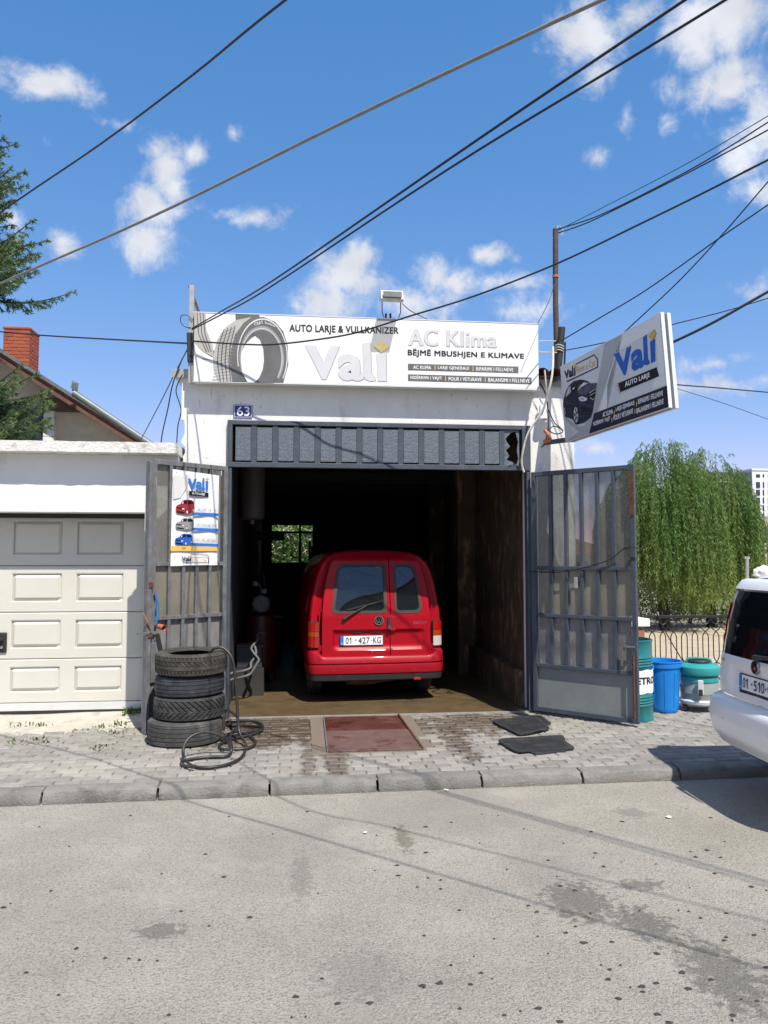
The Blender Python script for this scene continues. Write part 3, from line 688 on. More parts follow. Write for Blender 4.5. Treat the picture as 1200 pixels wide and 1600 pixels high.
# lettering
P.poly([(588, 497.6), (620, 498.6), (608, 551), (577, 550)], 'print_band', .001)
P.text('AUTO LARJE & VULLKANIZER', [(452.5, 507), (622.5, 511.5), (622.5, 524.5), (452.5, 521)], 'print_dark', .003, .05)
def vali(P, q, m, gold, off, edge=None):
    """the logo word: V, a, l and a dotless i under a tilted square; q = TL,TR,BR,BL of the whole word"""
    g = quadmap(q, lambda x, y: (x, y))
    def sub(u0, u1, v0, v1): return [g(u0, v1), g(u1, v1), g(u1, v0), g(u0, v0)]
    for d, mm, oo in ([((.9, .5), edge, off), ((0, 0), m, off + .002)] if edge else [((0, 0), m, off)]):
        for ch, u0, u1, v0, v1, bo in (('V', -.02, .41, .0, .86, .05), ('a', .38, .70, -.015, .66, .04)):
            P.text(ch, [(x + d[0], y + d[1]) for x, y in sub(u0, u1, v0, v1)], mm, oo, bo)
        P.poly([(x + d[0], y + d[1]) for x, y in (g(.70, .95), g(.795, .98), g(.80, .18), g(.83, .13), g(.845, .01), g(.78, -.01), g(.72, .03), g(.70, .12))], mm, oo)
        P.poly([(x + d[0], y + d[1]) for x, y in (g(.87, .70), g(.99, .72), g(.985, .0), g(.875, .0))], mm, oo)
    P.poly([g(.93, .71), g(1.035, .87), g(.945, 1.03), g(.84, .88)], gold, off + .003)
vali(P, [(479, 531), (604, 534), (606, 596), (482, 592)], 'print_lav', 'print_gold_faded', .003, 'print_mid')
q = [(638.5, 513.5), (775, 519.5), (775, 543), (638.5, 539.5)]
P.text('AC Klima', [(x + .7, y + .5) for x, y in q], 'print_mid', .002, .05)
P.text('AC Klima', q, 'print_ghost', .004, .05)
P.text('BËJMË MBUSHJEN E KLIMAVE', [(637.5, 544.5), (818.5, 551), (818.5, 562.5), (637.5, 557.5)], 'print_dark', .003, .05)
P.poly([(637.5, 568.2), (810, 572.8), (810, 583), (637.5, 578.5)], 'print_grey', .002)
P.poly([(637.5, 584.8), (830.5, 590), (830.5, 600.3), (637.5, 595.3)], 'print_grey', .002)
def bandtext(P, items, m, off, bold=.03):
    for body, q in items: P.text(body, q, m, off, bold)
def lerpband(x0, x1, y):      # text on the slanted bands
    s_ = .0262
    return [(x0, y[0] + s_ * (x0 - 637)), (x1, y[0] + s_ * (x1 - 637)), (x1, y[1] + s_ * (x1 - 637)), (x0, y[1] + s_ * (x0 - 637))]
for body, x0, x1, y in (('AC KLIMA', 646, 673.5, (570.8, 576.3)), ('LARJE GJENERALE', 684.5, 733, (570.8, 576.8)), ('RIPARIMI I FELLNEVE', 744, 802, (570.8, 576.3)),
                     ('NDËRRIMI I VAJIT', 641.5, 690.5, (586.2, 593.4)), ('POLIR I VETURAVE', 701, 752.5, (587.4, 593)), ('BALANSIMI I FELLNEVE', 763, 827.5, (587.4, 593))):
    P.text(body, lerpband(x0, x1, y), 'print_white', .004, .04)
for x, y in ((679, 570), (738.5, 570), (695.5, 586.6), (757.5, 586.6)): P.poly(lerpband(x, x + 1.2, (y, y + 7)), 'print_yellow', .004)

# floodlight above the sign
fl = thing('floodlight', 'white floodlight on thin wire stand above the sign box', 'floodlight', tuple(onY(613, 494, 8.5)))
a, b = onY(594, 459, 8.44), onY(629, 472, 8.44)
MB().prism([(8.34, b.z), (8.36, b.z - .025), (8.52, b.z + .02), (8.5, a.z), (8.4, a.z + .03)], lambda u, v, d: Vector((a.x + d, u, v)), 0, b.x - a.x).build('housing', 'lamp_body', fl, bevel=.006)
MB().obox(((a.x + b.x)/2, 8.334, (a.z + b.z)/2 + .005), (1, 0, 0), (0, .25, 1), (0, 1, -.25), (.105, .035, .006)).build('lens', 'lamp_glass', fl)
for px in (597, 626):
    MB().tube([onY(px, 472, 8.46), onY(px, 488, 8.48), onY(px + (3 if px < 610 else -3), 496, 8.52)], .006, 6).build('stand_leg', 'dark_cable', fl)
MB().tube(spline([onY(628, 474, 8.46), onY(642, 486, 8.46), onY(668, 499, 8.48)]), .005, 5).build('lead', 'black_cable', fl)
for px in (603, 610): MB().lathe([(.012, 0), (.012, .05), (.004, .055)], 8, Matrix.Translation(onY(px, 497, 8.5))).build('bolt', 'black_plastic', fl)

# ================================================================== PROJECTING SIGN
k_ = 1.044
A, B, C, D_ = [atT(px, py, t * k_) for (px, py), t in zip(((875, 573), (1031, 488), (1044, 637), (883, 691)), (8.3, 6.6, 6.6, 8.3))]
ax = Vector((C.x + B.x - A.x - D_.x, C.y + B.y - A.y - D_.y, 0)).normalized(); nrm = Vector((ax.y, -ax.x, 0))
if nrm.x > 0: nrm = -nrm
o0 = (A + B + C + D_) / 4
ps = thing('projecting_sign', 'double-sided grey sign with big blue word and dark car picture, sticking out from the corner', 'sign', (o0.x, o0.y, 3.06))
pp = Plane(o0, nrm)
q4 = [pp.at(*p) for p in ((875, 573), (1031, 488), (1044, 637), (883, 691))]
mbx = MB(); mbx.add(q4 + [p - nrm * .036 for p in q4], [(0,1,2,3), (7,6,5,4), (0,4,5,1), (1,5,6,2), (2,6,7,3), (3,7,4,0)]); mbx.build('near_face', 'sign_silver', ps, bevel=.004)
mbx = MB(); mbx.add([p - nrm * .068 for p in q4] + [p - nrm * .104 for p in q4], [(0,1,2,3), (7,6,5,4), (0,4,5,1), (1,5,6,2), (2,6,7,3), (3,7,4,0)]); mbx.build('far_face', 'sign_silver', ps, bevel=.004)
for i, j in ((0, 1), (3, 2)):
    p0, p1 = q4[i] - nrm * .052, q4[j] - nrm * .052; cz = Vector((0, 0, -.02 if i == 0 else .02)); d = (p1 - p0) * .03
    MB().bar(p0 + cz + d, p1 + cz - d, .03, .03).build('spacer', 'black_frame', ps)
for i, j in ((1, 2),):
    for dd in (.002, -.066):
        MB().bar(q4[1] - nrm * (-dd + .02) + ax * .006, q4[2] - nrm * (-dd + .02) + ax * .006, .01, .036, up=nrm).build('edge_trim', 'sign_frame', ps)
bz = q4[3].z + .04
bk = MB(); bk.bar(q4[3] + Vector((.05, 0, .03)), Vector((q4[3].x - .1, FY, q4[3].z + .05)), .05, .05); bk.bar(q4[0] + Vector((.08, .0, -.1)), Vector((q4[0].x - .05, FY + .1, q4[0].z - .1)), .04, .04)
bk.build('bracket', 'steel_paint', ps)
P = Print(pp, ps)
zz = lambda x, y: (810 + x / 4.615, 460 + y / 4.615)
Q = lambda *l: [zz(*p) for p in l]
P.poly(Q((622,352),(748,290),(655,560),(560,870),(505,1008),(340,1065),(470,960),(560,700)), 'sign_silver_dark', .002)
P.poly(Q((748,290),(1018,130),(1050,480),(1060,655),(960,690),(1010,520),(990,250),(700,420),(640,640),(640,830),(580,850)), 'sign_light', .002)
P.poly(Q((510,1005),(545,858),(1072,657),(1080,812)), 'print_navy', .004)
vali(P, Q((690,400),(985,255),(990,480),(712,605)), 'print_blue_deep', 'print_gold', .004)
P.poly(Q((718,640),(995,525),(1015,590),(735,705)), 'print_black', .004)
P.poly(Q((706,640),(711,638),(733,716),(728,718)), 'print_gold', .004)
P.text('AUTO LARJE', Q((768,632),(945,562),(948,602),(770,678)), 'print_white', .007, .045)
def slant(x0, x1, ya, yb, h): return Q((x0, ya), (x1, yb), (x1, yb + h), (x0, ya + h))
for body, x0, x1, ya, yb, h in (('AC KLIMA', 608, 680, 852, 826, 34), ('LARJE GJENERALE', 702, 836, 815, 765, 38), ('RIPARIMI I FELLNEVE', 863, 1042, 756, 692, 36),
                               ('NDËRRIMI I VAJIT', 540, 662, 915, 872, 42), ('POLIR I VETURAVE', 686, 826, 874, 822, 36), ('BALANSIMI I FELLNEVE', 852, 1046, 822, 752, 36)):
    P.text(body, slant(x0, x1, ya, yb, h), 'print_white', .007, .045)
for x, y in ((689, 838), (849, 776), (672, 890), (838, 828)): P.poly(Q((x, y), (x + 5, y - 2), (x + 5, y + 30), (x, y + 32)), 'print_yellow', .007)
# rent-a-car mark
vali(P, Q((330,545),(408,505),(412,582),(335,612)), 'print_navy', 'print_gold', .004)
P.text('Rent a Car', Q((418,520),(552,465),(556,512),(420,568)), 'print_gold', .004, .0)
P.polys([Q((412,500),(545,432),(546,440),(412,508)), Q((545,432),(572,466),(567,470),(545,442)), Q((566,466),(572,466),(574,525),(568,525)), Q((348,624),(572,519),(572,527),(350,633))], 'print_navy', .004)
# the printed car
zc_ = lambda x, y: (840 + x / 5.4545, 540 + y / 5.4545)
C_ = lambda *l: [zc_(*p) for p in l]
P.poly(C_((225,600),(300,655),(345,690),(430,680),(452,640),(440,720),(340,725),(240,640)), 'sign_silver_dark', .003)
P.poly(C_((222,455),(240,390),(262,345),(305,303),(370,288),(420,300),(448,322),(505,318),(487,450),(470,560),(455,612),(400,655),(345,672),(318,664),(300,630),(240,608),(224,570),(217,500)), 'print_navy', .004, 'printed_car')
P.poly(C_((346,376),(450,327),(504,323),(497,362),(442,398),(402,420),(350,414)), 'print_navy_light', .006)
P.poly(C_((338,388),(352,350),(396,310),(436,320),(380,352)), 'print_band', .006)
P.poly(C_((362,345),(392,318),(420,320),(380,345)), 'sign_light', .007)
P.poly(C_((290,338),(345,332),(330,384),(292,402)), 'print_black', .006)
P.poly(C_((298,362),(318,352),(312,366),(300,380)), 'sign_silver', .007)
P.poly(C_((238,428),(262,352),(280,342),(284,398),(242,440)), 'print_band', .006)
P.poly(C_((248,415),(262,372),(270,368),(266,408)), 'sign_silver', .007)
P.poly(C_((350,442),(380,430),(424,450),(414,470),(372,476),(354,462)), 'sign_silver', .006)
P.poly(C_((366,448),(382,440),(396,452),(384,466),(370,464)), 'print_band', .0075)
P.poly(C_((440,402),(498,364),(486,448),(470,465),(444,442)), 'print_black', .006)
P.polys([C_((440,402),(498,364),(498,369),(441,407)), C_((444,424),(492,396),(491,400),(445,428)), C_((446,442),(470,465),(486,449),(486,444),(470,459),(448,438))], 'sign_silver', .0075)
P.polys([C_((226,472),(318,500),(318,504),(226,476)), C_((352,486),(468,520),(468,524),(352,491)), C_((350,600),(440,596),(440,600),(350,605))], 'print_navy_light', .006)
P.poly(C_((372,520),(462,540),(458,570),(380,560)), 'print_black', .006)
for cx, cy, rx, ry in ((327, 590, 25, 82), (232, 562, 9, 42)):
    P.poly([zc_(*p) for p in ell(cx, cy, rx, ry, 28, -.04)], 'print_black', .006)
    P.poly([zc_(*p) for p in ell(cx, cy, rx * .74, ry * .8, 28, -.04)], 'sign_silver', .0075)
    P.polys([[zc_(*p) for p in ((cx, cy), ell(cx, cy, rx * .66, ry * .72, 10, 0, a, a + 20)[0], ell(cx, cy, rx * .66, ry * .72, 10, 0, a, a + 40)[-1])] for a in range(20, 380, 72)], 'print_black', .009)

# ================================================================== POLES ON THE ROOF
def tubething(name, label, cat, pts, r, m, n=10, group=None):
    return tag(MB().tube(pts, r, n).build(name, m, sm=40), label, cat, group)
sp_ = thing('steel_post', 'pale square steel post with rusty brace at the left end of the sign', 'post', tuple(onY(298, 590, 8.55)))
MB().bar(onY(298, 600, 8.53), onY(300, 447, 8.53), .055, .055, up=(0, 1, 0)).build('post', 'galvanised', sp_, bevel=.004)
MB().bar(onY(296, 447, 8.57), onY(311, 489, 8.57), .04, .03).build('brace', 'rust', sp_)
MB().bar(onY(297, 520, 8.5), onY(298, 566, 8.5), .07, .05, up=(0, 1, 0)).build('insulator', 'black_plastic', sp_, bevel=.008)
mp_ = thing('mast', 'tall thin rusty pipe mast at the right end of the roof', 'mast', tuple(onY(871, 592, 8.95)))
MB().tube([onY(868, 358, 8.95), onY(868, 470, 8.95), onY(871, 600, 8.95)], .034, 12).build('pipe', 'pole_rust', mp_, sm=40)
MB().lathe([(.04, 0), (.04, .03)], 12, Matrix.Translation(onY(868, 434, 8.95)), cap=True).build('band', 'copper', mp_)
MB().tube(spline([onY(868, 362, 8.93), onY(873, 353, 8.93), onY(880, 362, 8.93), onY(876, 368, 8.93)]), .008, 5).build('wire_hook', 'galvanised', mp_)
bp = thing('tarred_post', 'short leaning black post lashed with pale cable beside the mast', 'post', tuple(onY(873, 592, 8.8)))
MB().tube([onY(878, 512, 8.8), onY(871, 592, 8.8)], .042, 12).build('post', 'black_plastic', bp, sm=40)
for yy in (541, 545, 549): MB().tube([onY(874, yy, 8.8) + Vector((math.cos(a) * .05, math.sin(a) * .05, .01 * math.sin(a * 2))) for a in [k * .5 for k in range(13)]], .007, 5).build('lashing', 'pale_cable', bp)
MB().tube([onY(883, 535, 8.85), onY(882, 572, 8.85)], .012, 6).build('stub', 'black_plastic', bp)

# ================================================================== GATE LEAVES
def leaf(name, label, hinge, outer, ncol, rails, top, sheetrow, glassm, seedv, bottom_panel):
    hx, hy = hinge; L_ = math.hypot(outer[0] - hx, outer[1] - hy); rz = math.atan2(outer[1] - hy, outer[0] - hx)
    g = thing(name, label, 'gate', (hx, hy, 0), rz, 'leaves of the workshop gate')
    s_ = -1 if bottom_panel else 1
    q = random.Random(seedv); z0 = .035; fw = .05; m = 'steel_paint' if bottom_panel else 'worn_steel'
    rc = .014 if bottom_panel else -.014
    fr = MB()
    fr.box(0, fw, -.025, .025, z0, top); fr.box(L_ - fw, L_, -.025, .025, z0, top); fr.box(fw, L_ - fw, -.025, .025, top - fw, top); fr.box(fw, L_ - fw, -.025, .025, z0, z0 + fw)
    fr.build('frame', m, g, local=True, bevel=.004)
    for z in rails: MB().box(fw, L_ - fw, -.028, .028, z - .02, z + .02).build('rail', m, g, local=True, bevel=.003)
    zs = [top - fw] + [r_ for r_ in rails] + [z0 + fw]
    cw = (L_ - 2 * fw) / ncol
    for r_ in range(len(zs) - 1):
        a, b = zs[r_ + 1] + (.02 if r_ < len(zs) - 2 else 0), zs[r_] - (.02 if r_ else 0)
        if r_ == 3 and bottom_panel:
            MB().box(fw, L_ - fw, rc - .004, rc + .004, a, b).build('kick_panel', 'panel_paint', g, local=True); continue
        for c in range(ncol):
            x0 = fw + c * cw
            if c: MB().box(x0 - .018, x0 + .018, -.024, .024, a, b).build('bar', m, g, local=True, bevel=.003)
            mm = glassm[min(r_, 1)]
            if r_ >= 2:
                MB().box(x0 + .018, x0 + cw - .018, rc - .0035, rc + .0035, a, b).build('sheet_panel', 'worn_sheet', g, local=True)
            else:
                t = R(q.uniform(-.25, .25))
                MB().add([Vector((x0 + .016 + (cw - .032) * u, rc + d + (v - .5) * math.sin(t), a + (b - a) * v)) for d in (-.0025, .0025) for u, v in ((0,0),(1,0),(1,1),(0,1))], [(0,1,2,3),(7,6,5,4),(0,4,5,1),(1,5,6,2),(2,6,7,3),(3,7,4,0)]).build('pane', mm, g, local=True)
    return g, L_
hR, oR = (2.66, 8.57), (3.51, 7.72)
gr, LR = leaf('gate_leaf', 'right-hand grey steel gate leaf, six columns of dusty panes, standing open', hR, oR, 6, [1.64, 1.11, .55], 2.735, None, ['gate_glass', 'gate_glass_dusty'], 3, True)
hL, oL = (-.80, 8.60), (-1.5, 8.02)
gl, LL = leaf('gate_leaf', 'left-hand worn steel gate leaf with rental poster, behind the tyre stack', hL, oL, 5, [1.69, 1.14, .55], 2.76, None, ['gate_glass', 'gate_glass_dusty'], 4, False)
# fittings: right leaf
MB().tube([(LR - .03, -.05, .75), (LR - .03, -.05, .1)], .012, 6).build('drop_bolt', 'rust', gr, local=True)
MB().box(LR - .13, LR - .02, -.06, -.03, .82, .835).build('bolt_handle', 'worn_steel', gr, local=True)
MB().bar((LR - .13, -.045, .83), (LR - .16, -.045, .62), .02, .01).build('latch_arm', 'worn_steel', gr, local=True)
MB().box(LR - .055, LR - .005, -.034, -.0255, 2.2, 2.66).build('rust_strip', 'rust', gr, local=True)
MB().tube(spline([Vector((-.02, -.06, 1.6)), Vector((.4, -.05, 1.6)), Vector((.9, -.05, 1.72)), Vector((1.12, -.06, 1.86)), Vector((1.3, -.05, 1.84))]), .006, 5).build('tie_wire', 'black_cable', gr, local=True)
MB().tube(spline([Vector((1.12, -.055, 1.86)), Vector((1.16, -.05, 1.75)), Vector((1.12, -.05, 1.66))]), .006, 5).build('tie_wire', 'black_cable', gr, local=True)
MB().box(.52, .56, -.05, -.03, 1.42, 1.54).build('hasp', 'galvanised', gr, local=True, bevel=.004)
# left leaf: second folded stile, latch, cords
MB().box(LL + .004, LL + .05, -.03, .05, .0, 2.74).build('stile', 'worn_steel', gl, local=True, bevel=.005)
for z in (1.45, .95): MB().box(LL - .01, LL + .04, .03, .06, z, z + .06).build('hinge', 'rust', gl, local=True, bevel=.006)
MB().tube([Vector((LL - .08, .05, 1.06)), Vector((LL - .09, .14, 1.05))], .028, 12, cap=False).build('pipe_end', 'copper', gl, local=True)
MB().tube(spline([Vector((LL - .03, .05, 1.4)), Vector((LL - .06, .06, 1.25)), Vector((LL - .04, .06, 1.08))]), .012, 6).build('blue_cord', 'blue_cord', gl, local=True)
MB().box(LL - .06, LL + .16, .045, .06, .99, 1.012).build('slide_bolt', 'worn_steel', gl, local=True)
MB().tube(spline([Vector((LL + .1, .05, 1.2)), Vector((LL + .06, .07, 1.12)), Vector((LL + .02, .06, 1.04))]), .008, 6).build('hook', 'copper', gl, local=True)
MB().box(LL - .06, LL, .026, .05, .5, .9).build('lock_box', 'worn_steel', gl, local=True, bevel=.006)

# ------------------------------------------------------------------ poster on the left leaf
dl = Vector((oL[0] - hL[0], oL[1] - hL[1], 0)).normalized(); nl = Vector((dl.y, -dl.x, 0)); nl = nl if nl.y < 0 else -nl
lp = Plane(Vector((*hL, 0)) + nl * .035, nl)
po = thing('poster', 'white rental poster with three small cars, tied to the left gate leaf', 'poster', tuple(lp.at(305, 884)))
zp = lambda x, y: (265 + x / 10, 730 + y / 10)
G = lambda *l: [zp(*p) for p in l]
# the sheet bulges a little between the bars
tlp = [zp(*p) for p in ((48, 30), (775, 130), (745, 1530), (12, 1545))]
gm = quadmap(tlp, lambda x, y: (x, y)); mbp = MB(); nu, nv = 16, 24; pts = []
for j in range(nv + 1):
    for i in range(nu + 1):
        x, y = gm(i / nu, 1 - j / nv); w = .006 * math.sin(i / nu * 9.4) * math.sin(j / nv * 3) - (.02 * max(0, i / nu - .88) / .12) * math.exp(-((j / nv - .35) / .3) ** 2)
        pts.append(lp.at(x, y, w - .004))
mbp.add(pts, [(j*(nu+1)+i, (j+1)*(nu+1)+i, (j+1)*(nu+1)+i+1, j*(nu+1)+i+1) for j in range(nv) for i in range(nu)])
so = mbp.build('sheet', 'poster_paper', po, fix=False, sm=60)
P = Print(lp, po)
P.poly(G((180,140),(330,110),(260,330),(170,480),(60,500),(50,120)), 'print_pale', .0085, 'backdrop')
vali(P, G((293,150),(610,165),(608,360),(300,340)), 'print_blue', 'print_gold', .012)
P.poly(G((300,370),(608,400),(610,465),(312,438)), 'print_black', .010)
P.text('AUTO LARJE', G((352,388),(552,408),(552,452),(354,432)), 'print_white', .0125, .04)
for y, h in ((700, 0), (940, 4), (1178, 8)): P.poly(G((390-h*4,y+5),(770-h,y+22),(768-h,y+68),(360-h*4,y+48)), 'print_blue', .0105, 'price_bar')
P.poly(G((16,1228),(748,1240),(745,1308),(14,1310)), 'print_yellow', .0105)
vali(P, G((190,1385),(335,1385),(340,1468),(200,1470)), 'print_navy', 'print_gold', .012)
P.text('Rent a Car', G((358,1398),(590,1405),(588,1460),(360,1458)), 'print_yellow', .012, 0)
P.polys([G((350,1362),(590,1366),(590,1376),(350,1372)), G((588,1366),(618,1400),(610,1402),(586,1376)), G((608,1398),(618,1398),(618,1498),(608,1498)), G((215,1490),(618,1490),(618,1500),(215,1500))], 'print_navy', .012)
P.text('SUV', G((198,1248),(255,1250),(255,1282),(198,1280)), 'print_navy', .013, 0)
def suv(x, y, sx, sy, m):
    T = lambda *l: [zp(x + a * sx, y + b * sy) for a, b in l]
    P.poly(T((.03,.92),(.5,1.0),(.98,.86),(1.0,.8),(.6,.95),(.1,.85)), 'print_mid', .0105)
    P.poly(T((0,.5),(.06,.36),(.25,.28),(.36,.06),(.5,0),(.85,.02),(.97,.15),(1,.5),(.98,.8),(.62,.98),(.5,.98),(.08,.92),(.01,.75)), m, .012, 'printed_car')
    P.poly(T((.28,.29),(.38,.08),(.55,.05),(.62,.06),(.6,.27)), 'print_black', .0135)
    P.poly(T((.66,.07),(.85,.06),(.94,.18),(.95,.28),(.66,.3)), 'print_black', .0135)
    P.poly(T((.32,.27),(.38,.12),(.42,.1),(.4,.27)), 'print_pale', .0145)
    P.poly(T((.03,.48),(.42,.54),(.4,.62),(.03,.56)), 'print_black', .0135)
    P.poly(T((.05,.74),(.45,.82),(.45,.92),(.08,.86)), 'print_black', .0135)
    P.poly(T((.34,.56),(.46,.58),(.44,.66),(.34,.63)), 'print_white', .0145)
    for cx, cy, rx, ry in ((.61, .82, .07, .17), (.94, .7, .04, .14)):
        P.poly(T(*ell(cx, cy, rx, ry, 18)), 'print_black', .0135); P.poly(T(*ell(cx, cy, rx * .6, ry * .65, 18)), 'print_pale', .0145)
suv(98, 508, 290, 235, 'print_red'); suv(95, 795, 285, 190, 'print_mid'); suv(85, 1040, 275, 185, 'print_blue_deep')
for r_, (y, ph) in enumerate(((630, ('2€', '3€', '5€', '7€')), (870, ('2€', '3€', '3€', '5€')), (1105, ('2€', '3€', '3€', '5€')))):
    for c, t in enumerate(ph):
        x = 425 - r_ * 12 + c * 84; yy = y + c * 5
        if not (r_ == 0 and c > 1): P.polys([G((x,yy),(x+70,yy+3),(x+70,yy+6),(x,yy+3)), G((x,yy+58),(x+70,yy+61),(x+70,yy+64),(x,yy+61)), G((x,yy),(x+4,yy),(x+4,yy+60),(x,yy+60)), G((x+66,yy),(x+70,yy),(x+70,yy+60),(x+66,yy+60))], 'print_band', .011, 'price_box')
        P.text(t, G((x+16,yy+14),(x+54,yy+16),(x+54,yy+48),(x+16,yy+46)), 'print_red' if r_ == 0 and c > 1 else 'print_dark', .013, .0)
for x, y in ((105, 85), (725, 1497)): P.poly([zp(*p) for p in ell(x, y, 8, 9, 12)], 'print_black', .0125, 'eyelet')

# ================================================================== LEFT GARAGE
lg = thing('garage', 'low white garage with cream sectional door at the left edge', 'building', (-3.4, 8.5, 0))
GY, DX0, DX1, DZ = 8.5, -4.9, -1.655, 2.242
MB().prism([(-6.5, -.05), (DX0, -.05), (DX0, DZ), (DX1, DZ), (DX1, -.05), (-1.318, -.05), (-1.318, 2.86), (-6.5, 2.86)], lambda u, v, d: Vector((u, GY + d, v)), 0, .38).build('wall', 'garage_wall', lg)
MB().box(-6.5, -6.3, GY + .38, 15, -.05, 2.86).build('wall', 'garage_wall', lg)
MB().box(-1.5, -1.318, GY + .38, 15, -.05, 2.86).build('wall', 'garage_wall', lg)
cap = MB(); n = 60; rings = []
for i in range(n + 1):
    x = -6.6 + (5.3 * i / n); q = lambda a: noise.noise(Vector((x * 7, a, 0))) * .008
    rings.append([Vector((x, GY - .2 + q(1), 2.862 + q(2))), Vector((x, GY - .21 + q(3), 2.972 + q(4))), Vector((x, GY - .1, 2.985 + q(5))), Vector((x, 15, 2.985)), Vector((x, 15, 2.862))])
cap.loft(rings, True, True).build('roof_slab', 'white_wash', lg)
fr = MB(); fr.box(DX1 - .055, DX1 + .0, GY + .3, GY + .378, 0, DZ); fr.box(DX0, DX1 - .055, GY + .3, GY + .378, DZ - .05, DZ); fr.build('door_frame', 'black_frame', lg)
gd = MB().box(DX0 - .1, DX1 + .05, 8.92, 8.96, .05, DZ + .1).build('sectional_door', 'door_cream', lg)
zsec = [.17, .644, 1.153, 1.666, 2.25]
pan = [onY(18, 893, 8.87).x, onY(98, 893, 8.87).x, onY(118, 893, 8.87).x, onY(194, 893, 8.87).x]
pc = [(pan[0], pan[1]), (pan[2], pan[3])]; step = pan[2] - pan[0]
cols = [(pc[0][0] - step * k, pc[0][1] - step * k) for k in (3, 2, 1)] + pc
for k in range(4):
    z0, z1 = zsec[k] + .003, zsec[k + 1] - .003; ph0, ph1 = z0 + .11, z1 - .075
    us = {DX0 - .05, DX1 - .058, DX1 - .12}
    for a, b in cols: us |= {a, a + .012, a + .016, a + .05, b, b - .012, b - .016, b - .05}
    us = sorted(us); vs2 = sorted({z0, z0 + .008, z1 - .008, z1, ph0, ph0 + .012, ph0 + .016, ph0 + .05, ph1, ph1 - .012, ph1 - .016, ph1 - .05})
    def dep(u, v):
        for a, b in cols:
            if a <= u <= b and ph0 <= v <= ph1:
                e = min(u - a, b - u, v - ph0, ph1 - v)
                return 0 if e < .001 else (.004 if e < .013 else (.024 if e < .02 else -.004))
        return .008 if v - z0 < .001 or z1 - v < .001 else 0
    mb = MB(); mb.add([(u, 8.872 + dep(u, v), v) for v in vs2 for u in us], [(j*len(us)+i, j*len(us)+i+1, (j+1)*len(us)+i+1, (j+1)*len(us)+i) for j in range(len(vs2)-1) for i in range(len(us)-1)])
    mb.build('door_section', 'door_cream', gd, fix=False)
MB().box(DX0 - .05, DX1 - .058, 8.868, 8.92, .085, .168).build('bottom_rail', 'sign_frame', gd, bevel=.004)
MB().box(DX0 - .05, DX1 - .058, 8.87, 8.92, .05, .083).build('rubber_seal', 'black_plastic', gd)
hdp = onY(4, 1004, 8.86)
hd = MB().box(hdp.x - .045, hdp.x + .045, 8.85, 8.872, hdp.z - .11, hdp.z + .11).build('handle', 'black_plastic', gd, bevel=.012)
MB().box(hdp.x - .1, hdp.x + .02, 8.81, 8.835, hdp.z + .02, hdp.z + .055).build('lever', 'black_plastic', hd, bevel=.008)
MB().lathe([(.016, 0), (.016, .02)], 12, Matrix.Translation((hdp.x, 8.85, hdp.z - .05)) @ Matrix.Rotation(R(90), 4, 'X'), cap=True).build('lock', 'chrome', hd)
c = onY(141, 801, 8.84); MB().box(c.x - .04, c.x + .04, 8.84, 8.89, c.z - .03, c.z + .02).build('stop_block', 'black_plastic', gd, bevel=.004)

# ================================================================== HOUSE BEHIND THE GARAGE
hs = thing('gabled_house', 'beige house with brown eaves and brick chimney behind the left garage', 'house', (-8.5, 16, 0))
HY = 16.0
r0, r1 = onY(0, 545, HY), onY(230, 690, HY)
sl = (r1.z - r0.z) / (r1.x - r0.x)
rx = lambda x: r0.z + sl * (x - r0.x)
ridge = -10.5; end = -2.6
MB().prism([(-14, -.1), (-2.95, -.1), (-2.95, rx(-2.95) - .15), (ridge, rx(ridge) - .15), (-14, rx(ridge) - .15 + sl * 3.5)], lambda u, v, d: Vector((u, HY + .6 + d, v)), 0, 8).build('wall', 'house_plaster', hs)
MB().prism([(ridge, rx(ridge)), (end, rx(end)), (end, rx(end) - .13), (ridge, rx(ridge) - .13)], lambda u, v, d: Vector((u, HY + .02 + d, v)), 0, 9).build('roof', 'roof_tile', hs)
rfl = MB().prism([(ridge, rx(ridge)), (-14.6, rx(ridge) + sl * 4.1), (-14.6, rx(ridge) + sl * 4.1 - .13), (ridge, rx(ridge) - .13)], lambda u, v, d: Vector((u, HY + .02 + d, v)), 0, 9).build('roof', 'roof_tile', hs)
MB().prism([(ridge, rx(ridge) - .14), (end, rx(end) - .14), (end - .05, rx(end) - .22), (ridge, rx(ridge) - .24)], lambda u, v, d: Vector((u, HY + .03 + d, v)), 0, 1.2).build('soffit', 'soffit', hs)
MB().prism([(ridge, rx(ridge) + .01), (end, rx(end) + .01), (end, rx(end) - .07), (ridge, rx(ridge) - .07)], lambda u, v, d: Vector((u, HY - .02 + d, v)), 0, .03).build('verge_flashing', 'gutter', hs)
ge0, ge1 = onY(115, 612, HY - .2), onY(236, 693, HY - .2)
gt = MB().tube([ge0 + Vector((0, 0, -.03)), ge1 + Vector((.2, 0, -.16))], .075, 10).build('gutter', 'gutter', hs, sm=40)
MB().obox(ge0 + Vector((.03, -.02, .1)), (1, 0, 0), (0, 1, 0), (0, 0, 1), (.06, .02, .09)).build('gutter_end', 'gutter', gt, bevel=.02)
for i in range(4): MB().obox(ge0 + Vector((-.02 + .035 * i, -.045, .14 - .02 * i)), (1, 0, 0), (0, 1, 0), (.2, 0, 1), (.008, .006, .08)).build('guard_wire', 'gutter', gt)
MB().box(*(lambda a, b: (a.x, b.x, HY + .3, HY + .62))(onY(55, 640, HY), onY(115, 640, HY)), onY(60, 630, HY).z - .06, onY(60, 612, HY).z - .05).build('purlin_end', 'timber', hs)
q0, q1 = onY(69, 645, HY + .55), onY(85, 690, HY + .55)
